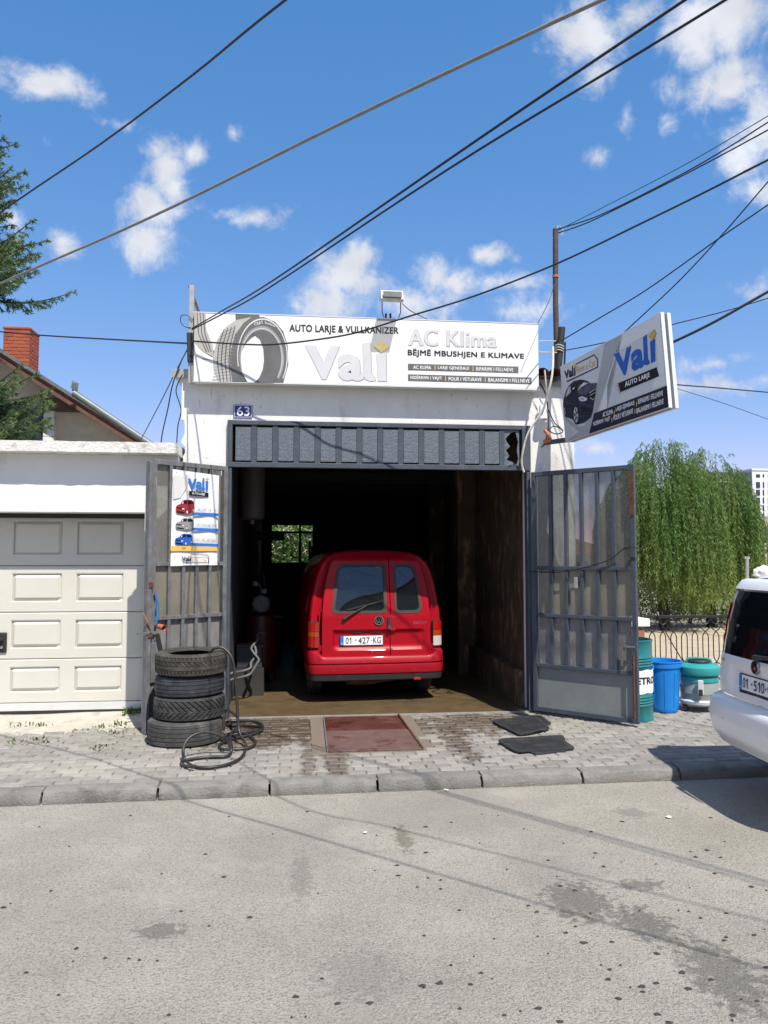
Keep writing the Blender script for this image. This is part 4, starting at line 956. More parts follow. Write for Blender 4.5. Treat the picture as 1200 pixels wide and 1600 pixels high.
for i in range(5): MB().box(q0.x, q1.x, HY + .5, HY + .598, q1.z - .3 + i * .2, q1.z - .3 + i * .2 + .192).build('block', 'white_wall', hs, bevel=.006)
MB().box(-6.9, q0.x - .03, HY + .55, HY + .597, 3.2, q0.z + .1).build('window_opening', 'window_dark', hs)
# chimney of single bricks
c0, c1 = onY(5, 530, HY + .9), onY(45, 575, HY + .9)
cw_, cdp = c1.x - c0.x, .6; zb, zt = 5.1, onY(25, 514, HY + .9).z
ch = MB().box(c0.x + .012, c1.x - .012, HY + .912, HY + .9 + cdp - .012, zb, zt).build('chimney', 'mortar', hs)
BR = MB().box(-.5, .5, -.5, .5, -.5, .5).mesh('brick'); BR.materials.append(MATS['brick'])
hsI = Vector((-8.5, 16, 0)); course = .076; k = 0; z = zb
while z < zt - .02:
    for fx in (0, 1):            # faces towards the camera, then to the right
        L1 = cw_ if fx == 0 else cdp; x = -(.11 if k % 2 else 0)
        while x < L1 - .01:
            a, b = max(x, 0), min(x + .215, L1)
            if b - a > .03:
                cx = c0.x + (a + b) / 2 if fx == 0 else c1.x - .03; cy = HY + .9 + .03 if fx == 0 else HY + .9 + (a + b) / 2
                if fx == 1: a = max(a, .062)
                dz = rnd.uniform(-.002, .002)
                M_ = Matrix.Translation(Vector((cx, cy, z + .032 + dz)) - hsI) @ Matrix.Diagonal(((b - a) if fx == 0 else .06 + rnd.uniform(0, .004), .06 + rnd.uniform(0, .004) if fx == 0 else (b - a), .064, 1))
                link('brick', BR, None, ch, M_)
            x += .225
    z += course; k += 1
MB().box(c0.x - .015, c1.x + .015, HY + .885, HY + .915 + cdp, zt, zt + .05).build('coping', 'brick', ch, bevel=.01)

# house across the street, behind the viewer (it shows in the van's rear windows)
oh = thing('street_house', 'grey rendered house with gabled roof across the street, mirrored in the van windows', 'house', (9, -9, 0))
MB().prism([(2.8, -.14), (16, -.14), (16, 5.6), (9.2, 9.8), (2.8, 5.6)], lambda u, v, d: Vector((u, -9 - d, v)), 0, 8).build('wall', 'concrete', oh)
MB().prism([(2.2, 5.2), (9.2, 9.82), (16.6, 5.3), (16.6, 5.5), (9.2, 10.1), (2.2, 5.45)], lambda u, v, d: Vector((u, -8.7 - d, v)), 0, 8.6).build('roof', 'roof_tile', oh)
for x in (4.5, 8.5, 12.5):
    w_ = MB().box(x, x + 1.2, -9, -8.96, 1.2, 2.5).build('window', 'window_dark', oh)
MB().box(-9, 2.6, -9.2, -9, -.14, 4.2).build('yard_wall', 'concrete', oh)

# ================================================================== VEHICLES
def mirror_outline(half): return half + [(-x, z) for x, z in reversed(half) if x > 1e-6]
def wheel(parent, c, r, w, hub='alloy', rubber='rubber'):
    """axle along local x; c on the axle centre"""
    M_ = Matrix.Translation(c) @ Matrix.Rotation(R(90), 4, 'Y')
    rim = r * .64
    prof = [(rim, -w*.42), (rim + .02, -w*.5), (r*.9, -w*.5), (r*.97, -w*.42), (r, -w*.34), (r, -w*.17), (r-.008, -w*.165), (r-.008, -w*.135), (r, -w*.13), (r, w*.13), (r-.008, w*.135), (r-.008, w*.165), (r, w*.17), (r, w*.34), (r*.97, w*.42), (r*.9, w*.5), (rim + .02, w*.5), (rim, w*.42), (rim, -w*.42)]
    wh = MB().lathe(prof, 40, M_).build('wheel', rubber, parent, local=True, sm=35)
    MB().lathe([(rim + .004, -w*.4), (rim + .004, w*.46), (rim - .02, w*.44), (rim - .03, w*.3), (rim*.6, w*.32), (.05, w*.36), (.0, w*.37)], 32, M_).build('rim', hub, wh, local=True, sm=35)
    MB().lathe([(rim + .004, -w*.46), (rim - .02, -w*.44), (rim - .03, -w*.3), (rim*.6, -w*.32), (.05, -w*.36), (.0, -w*.37)], 32, M_).build('rim', hub, wh, local=True, sm=35)
    return wh
def plate_part(parent, x0, x1, z0, z1, y, text, fmap, frame='black_plastic', lip=.012):
    pf = MB().prism(rpoly([(x0-.008, z0-lip), (x1+.008, z0-lip), (x1+.008, z1+.008), (x0-.008, z1+.008)], .008, 2), lambda u, v, d: fmap(u, v, y + d), 0, .012).build('plate_holder', frame, parent, local=True)
    MB().prism([(x0, z0), (x1, z0), (x1, z1), (x0, z1)], lambda u, v, d: fmap(u, v, y - .004 + d), 0, .004).build('number_plate', 'plate_white', pf, local=True)
    w = x1 - x0; h = z1 - z0
    MB().prism([(x0, z0), (x0 + w*.075, z0), (x0 + w*.075, z1), (x0, z1)], lambda u, v, d: fmap(u, v, y - .006 + d), 0, .002).build('blue_strip', 'print_blue', pf, local=True)
    text_mb('RKS', lambda u, v: fmap(x0 + w*(.012 + .05*u), z0 + h*(.12 + .12*v), y - .0075), .02).build('lettering', 'plate_white', pf, local=True, fix=False)
    for t, a, b in text:
        if '1' in t:       # digits one by one so that the 1 keeps its flag
            cw = (b - a) / len(t)
            for i, ch in enumerate(t):
                ca, cb = a + cw * i + .006, a + cw * (i + 1) - .006
                if ch == '1': MB().prism([(x0 + w*(ca + (cb-ca)*u), z0 + h*(.16 + .68*v)) for u, v in ((.5, 0), (.72, 0), (.72, 1), (.54, 1), (.14, .76), (.14, .62), (.5, .82))], lambda u, v, d: fmap(u, v, y - .0065 + d), 0, .001).build('lettering', 'print_black', pf, local=True)
                else: text_mb(ch, lambda u, v: fmap(x0 + w*(ca + (cb-ca)*u), z0 + h*(.16 + .68*v), y - .0065), .0).build('lettering', 'print_black', pf, local=True, fix=False)
            continue
        text_mb(t, lambda u, v: fmap(x0 + w*(a + (b-a)*u), z0 + h*(.16 + .68*v), y - .0065), .0).build('lettering', 'print_black', pf, local=True, fix=False)
    text_mb('v', lambda u, v: fmap(x0 + w*(.345 + .035*u), z0 + h*(.42 + .2*v), y - .0065), .06).build('crest', 'print_black', pf, local=True, fix=False)
    MB().prism([(x0 + w*.725, z0 + h*.46), (x0 + w*.75, z0 + h*.46), (x0 + w*.75, z0 + h*.54), (x0 + w*.725, z0 + h*.54)], lambda u, v, d: fmap(u, v, y - .0065 + d), 0, .001).build('dash', 'print_black', pf, local=True)

# ------------------------------------------------------------------ red van
van = thing('red_van', 'red panel van with twin rear doors parked nose-in inside the workshop', 'van', (.96, 9.33, .004), R(3.8))
def yr(z): return .09 + max(0, z - 1.02) * .13 + max(0, z - 1.02) ** 2 * .10 + 7 * max(0, z - 1.70) ** 2
def dent(x, z):           # long recess round the plate
    fx = min(1, max(0, (x + .55) / .035)) * min(1, max(0, (.60 - x) / .035)); fz = min(1, max(0, (z - .625) / .05)) * min(1, max(0, (.875 - z) / .03))
    return .032 * fx * fz
vm = lambda x, z, d: Vector((x, yr(z) + .07 * (abs(x) / .82) ** 5 + d, z))
vmd = lambda x, z, d: Vector((x, yr(z) + .07 * (abs(x) / .82) ** 5 + dent(x, z) + d, z))
half = [(0, .28), (.5, .28), (.72, .3), (.79, .4), (.815, .55), (.826, .75), (.826, .95), (.815, 1.1), (.79, 1.28), (.757, 1.45), (.715, 1.6), (.665, 1.7), (.59, 1.775), (.48, 1.815), (.3, 1.838), (.12, 1.845), (0, 1.847)]
out = mirror_outline(half)
def ringv(s_, dy, fn=None, const=None):
    r_ = []
    for x, z in out:
        X, Zz = x * s_, .95 + (z - .95) * (s_ if z > .95 else 1)
        y = (const if const is not None else yr(min(z, 1.84)) + .07 * (abs(x) / .82) ** 5 + dy)
        if fn: X, y, Zz = fn(X, y, Zz)
        r_.append(Vector((X, y, Zz)))
    return r_
def nose(t, zroof, w=1.0):
    def f(X, y, Zz):
        if Zz > .95: Zz = .95 + (Zz - .95) * (zroof - .95) / .9
        return X * w, y, Zz
    return f
rings = [ringv(.955, .012), ringv(.975, .004), ringv(.99, .018), ringv(1.0, .05), ringv(1.003, .12), ringv(1.005, 0, None, .9), ringv(1.005, 0, None, 1.6), ringv(1.003, 0, None, 2.2),
         ringv(1.0, 0, nose(0, 1.80), 2.55), ringv(1.0, 0, nose(0, 1.45), 2.95), ringv(.99, 0, nose(0, 1.1), 3.4), ringv(.97, 0, nose(0, 1.02, .98), 3.9), ringv(.9, 0, nose(0, .96, .92), 4.15)]
MB().loft(rings, True, True).build('body_shell', 'red_paint', van, local=True, sm=45)
sx = .165
ldoor = rpoly([(sx - .005, .50), (sx - .005, 1.775), (-.535, 1.765), (-.612, 1.5), (-.655, 1.25), (-.672, 1.0), (-.672, .50)], [.02, .02, .13, .2, .2, .1, .02])
rdoor = rpoly([(sx + .005, .50), (.672, .50), (.672, 1.0), (.655, 1.25), (.612, 1.5), (.535, 1.765), (sx + .005, 1.775)], [.02, .02, .1, .2, .2, .13, .02])
wl = rpoly([(-.555, 1.075), (.115, 1.075), (.115, 1.675), (-.475, 1.67)], [.07, .06, .05, .1], 6)
wr = rpoly([(.225, 1.075), (.57, 1.075), (.49, 1.67), (.225, 1.675)], [.05, .09, .12, .05], 6)
def grow(poly, k):
    cx = sum(p[0] for p in poly) / len(poly); cz = sum(p[1] for p in poly) / len(poly); w = max(p[0] for p in poly) - cx; h = max(p[1] for p in poly) - cz
    return [(cx + (x - cx) * (1 + k / w), cz + (z - cz) * (1 + k / h)) for x, z in poly]
doors = []
for poly, w_ in ((ldoor, wl), (rdoor, wr)):
    d = sheet(poly, [w_], lambda u, v, dd: vmd(u, v, -.014 + dd), .03, .028).build('rear_door', 'red_paint', van, local=True, sm=30, bevel=.003)
    doors.append(d)
    sheet(grow(w_, .008), [grow(w_, -.03)], lambda u, v, dd: vm(u, v, -.019 + dd), .02, .05).build('window_seal', 'dark_seal', d, local=True, sm=30)
    sheet(grow(w_, -.024), [], lambda u, v, dd: vm(u, v, -.006 + dd), .006, .06).build('window_glass', 'auto_glass', d, local=True, sm=60)
dl_, dr_ = doors
# high brake lamp behind the left glass
MB().prism([(.0, 1.625), (.06, 1.625), (.06, 1.645), (.0, 1.645)], lambda u, v, d: vm(u, v, -.0085 + d), 0, .002).build('sticker', 'lamp_red', dl_, local=True)
# crease above the bumper
for x0, x1, p_ in ((-.66, sx - .01, dl_), (sx + .01, .66, dr_)): MB().prism([(x0, .583), (x1, .583), (x1, .588), (x0, .588)], lambda u, v, d: vm(u, v, -.0165 + d), 0, .003).build('crease', 'red_bumper', p_, local=True)
# handle in its dish
sheet(rpoly([(.105, .86), (.235, .86), (.235, 1.05), (.105, 1.05)], .03), [], lambda u, v, d: vm(u, v, -.0165 + d), .003, .1).build('handle_dish', 'red_bumper', dr_, local=True)
MB().prism(rpoly([(.125, .885), (.165, .885), (.155, 1.03), (.13, 1.03)], .012), lambda u, v, d: vm(u, v, -.042 + d), 0, .026).build('door_handle', 'black_plastic', dl_, local=True, bevel=.004)
MB().lathe([(.016, 0), (.018, .02), (.008, .022)], 14, Matrix.Translation(vm(.152, .9, -.03)) @ Matrix.Rotation(R(90), 4, 'X')).build('lock', 'chrome', dl_, local=True)
# round badge: ring, V over W
bx, bz, br = .02, .985, .056
MB().lathe([(0, 0), (br, 0), (br, .008), (0, .008)], 32, Matrix.Translation(vm(bx, bz, -.014)) @ Matrix.Rotation(R(90), 4, 'X')).build('badge', 'print_black', dl_, local=True)
bg_ = MB().lathe([(br, 0), (br, .012), (br*.86, .012), (br*.86, 0)], 32, Matrix.Translation(vm(bx, bz, -.015)) @ Matrix.Rotation(R(90), 4, 'X'))
def stroke(a, b):
    p, q = vm(bx + a[0]*br, bz + a[1]*br, -.027), vm(bx + b[0]*br, bz + b[1]*br, -.027); bg_.bar(p, q, .006, .008, up=(0, 1, 0))
for a, b in (((-.36, .78), (0, .12)), ((.36, .78), (0, .12)), ((-.72, .5), (-.34, -.68)), ((-.34, -.68), (0, -.05)), ((0, -.05), (.34, -.68)), ((.34, -.68), (.72, .5))): stroke(a, b)
bg_.build('badge_ring', 'chrome', dl_, local=True)
text_mb('CADDY', lambda u, v: vm(.455 + .175 * u, .935 + .035 * v, -.0175), .0).build('lettering', 'chrome', dr_, local=True, fix=False)
# wiper
wp = MB(); pv_ = vm(-.415, 1.005, -.04); tip = vm(.075, 1.225, -.03)
wp.tube([pv_, vm(-.3, 1.08, -.045), vm(-.13, 1.165, -.035)], [.014, .01, .006], 8); wp.lathe([(.022, 0), (.02, .03), (.0, .033)], 14, Matrix.Translation(vm(-.415, 1.0, -.01)) @ Matrix.Rotation(R(90), 4, 'X'))
wp.bar(vm(-.37, 1.115, -.025), tip, .01, .018); wp.build('wiper', 'black_plastic', dl_, local=True)
plate_part(dl_, -.45, .07, .69, .80, .002, (('01', .12, .28), ('427', .42, .69), ('KG', .775, .955)), vm)
for x in (-.3, -.05): MB().prism([(x, .838), (x + .1, .838), (x + .1, .855), (x, .855)], lambda u, v, d: vm(u, v, .005 + d), 0, .014).build('plate_lamp', 'black_plastic', dl_, local=True)
for s_ in (-1, 1):       # hinges with chipped paint, tail lamps
    for z in (1.13, .66): MB().tube([Vector((s_ * .69, vm(.69, z, -.02).y, z - .035)), Vector((s_ * .69, vm(.69, z, -.02).y, z + .035))], .011, 8).build('hinge', 'red_bumper', van, local=True)
    body = [('lamp_red', .86, .965), ('lamp_orange', .79, .855), ('lamp_red' if s_ < 0 else 'lamp_white', .665, .785)]
    hl = sheet(rpoly([(s_ * .705, .655), (s_ * .835, .655), (s_ * .835, .975), (s_ * .705, .975)], .02), [], lambda u, v, d: vm(u, v, -.01 + .03 * max(0, (abs(u) - .78) / .055) ** 2 + d), .05, .03).build('tail_lamp', 'black_plastic', van, local=True)
    for m_, a, b in body: sheet(rpoly([(s_ * .712, a), (s_ * .832, a), (s_ * .832, b), (s_ * .712, b)], .012), [], lambda u, v, d: vm(u, v, -.018 + .03 * max(0, (abs(u) - .78) / .055) ** 2 + d), .02, .03).build('lens', m_, hl, local=True, sm=30)
    # side window pressing and wheel arch on the flank
    sheet(rpoly([(.55, 1.05), (2.0, 1.05), (1.95, 1.5), (.62, 1.5)], .06), [], lambda u, v, d: Vector((s_ * (.836 - max(0, v - 1.1) * .23 - d), u, v)), .012, .2).build('side_pressing', 'red_paint', van, local=True)
def bump_path(n=28):      # plan of the bumper seen from above
    pts = [(-.845, .62), (-.848, .3), (-.838, .14), (-.80, .055), (-.7, .018), (-.45, .003), (0, 0), (.45, .003), (.7, .018), (.80, .055), (.838, .14), (.848, .3), (.845, .62)]
    return spline([(x, y, 0) for x, y in pts], 4)
def band(path, prof, rise=0):
    rings = []
    for i, p in enumerate(path):
        t = path[min(i + 1, len(path) - 1)] - path[max(i - 1, 0)]; nn = Vector((t.y, -t.x, 0)).normalized()
        k = rise * min(1, max(0, (abs(p.x) - .685) / .05)) if rise else 0
        rings.append([p - nn * inn + Vector((0, 0, z + (k if z > .5 else 0))) for inn, z in prof])
    return MB().loft(rings, True, True)
pth = bump_path()
band(pth, [(.10, .35), (.02, .345), (.004, .36), (-.004, .42), (0, .455), (.012, .462), (.012, .475), (0, .482), (.003, .53), (.02, .553), (.10, .562)], .07).build('rear_bumper', 'red_bumper', van, local=True, sm=35)
band(pth, [(.12, .27), (.05, .265), (.02, .28), (.012, .343), (.12, .347)]).build('valance', 'black_plastic', van, local=True, sm=35)
MB().box(.44, .53, .0, .03, .265, .295).build('fog_lamp', 'lamp_red', van, local=True, bevel=.006)
for x in (-.71, .71): wheel(van, Vector((x, .78, .285)), .285, .175)
for x in (-.71, .71): wheel(van, Vector((x, 3.35, .285)), .285, .175)
MB().box(-.72, .72, .2, 3.9, .24, .3).build('underbody', 'black_plastic', van, local=True)
MB().tube([Vector((-.72, .78, .285)), Vector((.72, .78, .285))], .035, 8).build('axle', 'rust', van, local=True)
MB().tube(spline([Vector((-.3, .25, .24)), Vector((.0, .3, .215)), Vector((.35, .4, .25)), Vector((.3, 1.2, .22))]), .022, 8).build('exhaust_pipe', 'rust', van, local=True)
MB().lathe([(.0, -.2), (.08, -.19), (.09, 0), (.08, .19), (0, .2)], 16, Matrix.Translation((-.15, .42, .24)) @ Matrix.Rotation(R(90), 4, 'Y')).build('silencer', 'rust', van, local=True, sm=40)

# ------------------------------------------------------------------ white car
car = thing('white_car', 'white high-roofed estate car at the right edge, seen from its rear corner', 'car', (3.30, 5.36, .0), R(-93.3))
def cyr(z):     # rear profile in side view
    pr = [(.2, .16), (.3, .03), (.4, -.04), (.52, -.062), (.6, -.055), (.655, -.02), (.67, .035), (.8, .03), (.95, .045), (1.0, .06), (1.2, .10), (1.4, .15), (1.5, .185), (1.57, .23), (1.62, .33), (1.68, .5)]
    for (a, b), (c, d) in zip(pr, pr[1:]):
        if z <= c: t = max(0, (z - a) / (c - a)); t = t * t * (3 - 2 * t) * .4 + t * .6; return b + (d - b) * t
    return pr[-1][1]
def corner(x, z): k = abs(x) / .845; return .03 * k ** 2 + .27 * k ** 7
cm = lambda x, z, d: Vector((x, cyr(z) + corner(x, z) + d, z))
def cdent(x, z):
    fx = min(1, max(0, (x + .40) / .04)) * min(1, max(0, (.40 - x) / .04)); fz = min(1, max(0, (z - .70) / .04)) * min(1, max(0, (.93 - z) / .03)); return .025 * fx * fz
cmd = lambda x, z, d: cm(x, z, d + cdent(x, z))
chalf = [(0, .3), (.55, .3), (.72, .33), (.81, .42), (.842, .55), (.848, .7), (.845, .85), (.835, 1.0), (.812, 1.15), (.78, 1.3), (.75, 1.4), (.715, 1.49), (.65, 1.555), (.53, 1.592), (.33, 1.613), (.1, 1.62), (0, 1.621)]
cout = mirror_outline(chalf)
def ringc(s_, dy=0, const=None, zt=None, w=1):
    r_ = []
    for x, z in cout:
        X, Zz = x * s_ * w, .9 + (z - .9) * (s_ if z > .9 else 1)
        if zt and Zz > .9: Zz = .9 + (Zz - .9) * (zt - .9) / .721
        r_.append(Vector((X, const if const is not None else cyr(z) + corner(x, z) + dy, Zz)))
    return r_
rings = [ringc(.96, .05), ringc(.985, .05), ringc(1, .08), ringc(1.0, .2), ringc(1.0, 0, 1.0), ringc(1.0, 0, 2.2), ringc(1, 0, 2.7, 1.5), ringc(1, 0, 3.2, 1.12), ringc(.98, 0, 3.9, .98, .98), ringc(.9, 0, 4.2, .93, .93)]
MB().loft(rings, True, True).build('body_shell', 'silver_white', car, local=True, sm=45)
# bumper, tailgate, screen, lamps: panels over the rear
sheet([(-.845, .30), (.845, .30), (.845, .50), (.83, .62), (.74, .668), (-.74, .668), (-.83, .62), (-.845, .50)], [], lambda u, v, d: cm(u, v, -.01 + d), .05, .03).build('rear_bumper', 'silver_white', car, local=True, sm=40, bevel=.004)
tg = sheet(rpoly([(-.73, .685), (.73, .685), (.705, .99), (-.705, .99)], [.03, .03, .02, .02]), [], lambda u, v, d: cmd(u, v, -.004 + d), .03, .03).build('tailgate', 'silver_white', car, local=True, sm=40, bevel=.004)
sheet(rpoly([(-.70, .985), (.70, .985), (.61, 1.49), (-.61, 1.49)], [.05, .05, .09, .09], 6), [], lambda u, v, d: cm(u, v, -.001 + d), .02, .04).build('rear_window', 'auto_glass', tg, local=True, sm=60)
sheet(rpoly([(-.66, 1.505), (.66, 1.505), (.56, 1.585), (-.56, 1.585)], .03), [], lambda u, v, d: cm(u, v, -.012 + d), .05, .04).build('roof_spoiler', 'silver_white', tg, local=True, sm=40, bevel=.004)
for s_ in (-1, 1):
    tl = sheet(rpoly([(s_ * .845, .80), (s_ * .74, .80), (s_ * .715, 1.0), (s_ * .665, 1.3), (s_ * .66, 1.39), (s_ * .765, 1.36), (s_ * .812, 1.16), (s_ * .838, 1.0)], .015), [], lambda u, v, d: cm(u, v, -.016 + d), .04, .03).build('tail_lamp', 'lamp_red', car, local=True, sm=40)
    MB().lathe([(.012, 0), (.012, .003), (0, .003)], 12, Matrix.Translation(cm(s_ * .32, .52, -.008)) @ Matrix.Rotation(R(90), 4, 'X')).build('parking_sensor', 'sign_frame', car, local=True)
    MB().lathe([(.012, 0), (.012, .003), (0, .003)], 12, Matrix.Translation(cm(s_ * .64, .52, -.008)) @ Matrix.Rotation(R(90), 4, 'X')).build('parking_sensor', 'sign_frame', car, local=True)
    for y in (.86, 3.45): wheel(car, Vector((s_ * .74, y, .31)), .31, .2)
    MB().tube([Vector((s_ * .6, .75, 1.58)), Vector((s_ * .61, 1.0, 1.63)), Vector((s_ * .61, 2.2, 1.63)), Vector((s_ * .6, 2.5, 1.56))], .014, 6).build('roof_rail', 'black_plastic', car, local=True)
sheet([(-.74, .30), (.74, .30), (.7, .24), (-.7, .24)], [], lambda u, v, d: cm(u, v, .02 + d), .05, .06).build('diffuser', 'black_plastic', car, local=True)
plate_part(tg, -.26, .26, .755, .865, .012, (('01', .11, .27), ('510', .41, .70), ('QA', .775, .955)), cm, lip=.03)
# badge: winged disc, kept to a ring and dark centre with a bright blade
M_ = Matrix.Translation(cm(-.005, .945, -.006)) @ Matrix.Rotation(R(90), 4, 'X')
MB().lathe([(.05, 0), (.05, .012), (.042, .014), (.04, .004)], 28, M_).build('badge_ring', 'chrome', tg, local=True)
MB().lathe([(.04, 0), (.04, .006), (0, .009)], 28, M_).build('badge', 'print_black', tg, local=True)
MB().prism([(-.025, .935), (-.005, .955), (.0, .972), (.01, .952), (.024, .945), (.008, .938), (.004, .918), (-.006, .935)], lambda u, v, d: cm(u, v, -.018 + d), 0, .004).build('badge_blade', 'chrome', tg, local=True)
text_mb('Skoda', lambda u, v: cm(-.64 + .14 * u, .93 + .03 * v, -.006), 0).build('lettering', 'chrome', tg, local=True, fix=False)
for z0, z1, x0, x1 in ((.80, .84, -.715, -.65), (.755, .792, -.72, -.655)): sheet([(x0, z0), (x1, z0), (x1, z1), (x0, z1)], [], lambda u, v, d: cm(u, v, -.006 + d), .003, .05).build('sticker', 'plate_white', tg, local=True)
wp = MB(); wp.tube([cm(0, 1.02, -.035), cm(.1, 1.03, -.04), cm(.42, 1.06, -.03)], [.024, .016, .007], 8); wp.build('wiper', 'black_plastic', tg, local=True)
# light bag of laundry resting on its roof edge
bag = MB(); bm = bmesh.new(); bmesh.ops.create_icosphere(bm, subdivisions=3, radius=1)
bc = mw(car) @ Vector((-.6, .46, 1.625))
bag.add([bc + Vector((v.co.x * .085, v.co.y * .07, v.co.z * .06)) * (1 + .35 * noise.noise(v.co * 2.3)) for v in bm.verts], [[v.index for v in f.verts] for f in bm.faces]); bm.free()
BAG = bag

# ================================================================== THINGS ON THE PAVEMENT
def tyre(label, x, y, z0, ro, w, pattern, m, tilt=(0, 0), rot=0):
    t = thing('tyre', label, 'tyre', (x, y, z0), rot, 'tyres stacked by the gate')
    ri = ro * .62; n = 216
    prof = [(ri, w*.86), (ri + .012, w*.95), (ri + .03, w*.97), (ro*.80, w), (ro*.9, w*.985), (ro*.955, w*.95), (ro*.985, w*.9)]
    tz = [w * (.88 - .76 * k / 38) for k in range(39)]
    inner = [(ro*.985, w*.1), (ro*.955, w*.05), (ro*.9, w*.015), (ro*.8, 0), (ri + .03, w*.03), (ri + .012, w*.05), (ri, w*.14), (ri + .01, w*.2), (ro - .03, w*.22), (ro - .022, w*.5), (ro - .03, w*.78), (ri + .01, w*.8)]
    rings = []
    for k in range(n):
        a = 2 * math.pi * k / n; r_ = []
        for pr, h in prof: r_.append((pr, h))
        for h in tz:
            s_ = h / w; crown = ro - .012 * abs(2 * s_ - 1) ** 3
            r_.append((crown - pattern(s_, a * ro, k), h))
        for pr, h in inner: r_.append((pr, h))
        tx, ty = R(tilt[0]), R(tilt[1])
        rings.append([Vector((rr * math.cos(a), rr * math.sin(a), h + rr * math.cos(a) * math.tan(ty) + rr * math.sin(a) * math.tan(tx))) for rr, h in r_])
    mb = MB().loft(rings, True, False, wrap=True); mb.build('carcass', m, t, local=True, sm=32, fix=True)
    return t
def groove(s_, cs, wd, d=.011): return max((d if abs(s_ - c) < wd else 0) for c in cs)
def pat_block(s_, l, k):
    g = groove(s_, (.3, .5, .7), .018)
    if s_ > .72 or s_ < .27: g = max(g, .009 if k % 4 == 0 else 0)
    elif .52 < s_ < .68: g = max(g, .009 if (k + int(s_ * 30)) % 5 == 0 else 0)
    return g
def pat_rib(s_, l, k):
    g = groove(s_, (.22, .4, .6, .78), .016)
    if s_ > .82: g = max(g, .007 if k % 3 == 0 else 0)
    return g
def pat_vee(s_, l, k):
    ph = (k + abs(s_ - .42) * 26) % 6
    g = .010 if ph < 1.5 and abs(s_ - .42) > .02 else 0
    return max(g, groove(s_, (.24, .62), .012, .006))
def pat_plain(s_, l, k): return max(groove(s_, (.25, .42, .6, .78), .013, .009), .004 if (s_ > .82 and k % 3 == 0) else 0)
TX, TY = -1.045, 7.70
tyre('grey worn tyre with straight ribs, lowest of the stack', TX - .035, TY - .03, .0, .352, .225, pat_plain, 'rubber_grey')
tyre('tyre with V-shaped herringbone tread, second from the bottom of the stack', TX + .0, TY, .226, .337, .215, pat_vee, 'rubber', (0, 0), .4)
tyre('blue-black smooth-ribbed tyre, second from the top of the stack', TX + .0, TY + .01, .444, .328, .195, pat_rib, 'rubber_blue', (-.6, .6), .9)
tyre('brownish block-tread tyre, topmost of the stack', TX + .012, TY, .647, .343, .205, pat_block, 'rubber_brown', (.0, 1.6), 1.7)

# black hose: out of the top tyre, down, and coiled on the pavers
def hose(name, label, pts, r, m, k=8, n=8, cat='hose'):
    return tag(MB().tube(spline(pts, k), r, n).build(name, m, sm=50), label, cat)
g_ = lambda px, py, z=.018: onZ(px, py, z)
top = Vector((TX + .17, TY - .04, .80))
hose('hose', 'black rubber hose looping from the tyre stack and coiled on the pavers',
     [top, top + Vector((.06, -.03, .075)), Vector((TX + .33, TY - .08, .875)), Vector((TX + .42, TY - .12, .75)), Vector((TX + .46, TY - .14, .4)), Vector((TX + .49, TY - .2, .12)), g_(384, 1165, .02), g_(375, 1185), g_(345, 1197), g_(310, 1199), onY(291, 1190, 6.86), onY(286, 1174, 6.9), onY(292, 1157, 6.95), onY(306, 1147, 7.0), onY(325, 1144, 7.05), onY(345, 1150, 7.08), onY(358, 1162, 7.1), g_(361, 1176), g_(352, 1182), g_(325, 1183), g_(300, 1186), g_(284, 1190), g_(288, 1196), g_(303, 1199, .03)], .0135, 'hose_black', 8)
hose('hose', 'tangled second black hose in loops on the wet pavers',
     [Vector((TX + .3, TY + .35, .02)), g_(352, 1110, .12), g_(370, 1120, .16), g_(370, 1137, .05), g_(352, 1150), g_(348, 1156), g_(372, 1148), g_(396, 1142), g_(411, 1137), g_(402, 1128), g_(375, 1126), g_(354, 1128), g_(356, 1133), g_(384, 1134), g_(410, 1138, .03),
      g_(392, 1148), g_(365, 1154), g_(345, 1162), g_(346, 1170), g_(366, 1171), g_(390, 1168), g_(399, 1160), g_(390, 1150), g_(372, 1143, .05), g_(360, 1150, .06), g_(362, 1168, .02)], .0135, 'hose_black', 7)

# rubber mats
def rmat(label, quad, z, seedv):
    c = sum((Vector(p) for p in quad), Vector((0, 0))) / 4; q = random.Random(seedv)
    w = [onZ(*p, z) for p in quad]; base = sum(w, Vector()) / 4
    t = thing('rubber_mat', label, 'mat', (base.x, base.y, z), 0, 'car mats drying on the pavement')
    poly = rpoly([(p.x, p.y) for p in w], .06, 4)
    sag = lambda u, v: .004 * noise.noise(Vector((u * 4, v * 4, seedv)))
    sheet(poly, [], lambda u, v, d: Vector((u, v, z + .013 + sag(u, v) - d + (.0 if True else 0))), .013, .06).build('mat', 'rubber_mat', t, sm=40)
    e0, e1 = w[1] - w[0], w[3] - w[0]
    for i in range(16):
        s_ = .1 + .8 * i / 15; a = w[0].lerp(w[1], s_).lerp(w[3].lerp(w[2], s_), .1); b = w[0].lerp(w[1], s_).lerp(w[3].lerp(w[2], s_), .9)
        pts = [a.lerp(b, k / 8) for k in range(9)]; pts = [Vector((p.x, p.y, z + .0145 + sag(p.x, p.y))) for p in pts]
        MB().tube(pts, .004, 4).build('rib', 'rubber_mat', t)
    return t
rmat('black rubber mat, the bare corner under the mat nearer the gate', [(800, 1121), (845, 1119), (863, 1132), (826, 1141)], .0, 1)
rmat('black ribbed car mat nearest the right gate leaf', [(766, 1127), (838, 1119), (860, 1140), (812, 1150)], .014, 2)
rmat('dark mat peeping out under the lowest, front car mat', [(778, 1156), (880, 1150), (890, 1174), (838, 1181)], .0, 3)
rmat('black ribbed car mat lying in front, nearest the kerb', [(776, 1158), (874, 1153), (900, 1171), (806, 1176)], .014, 4)

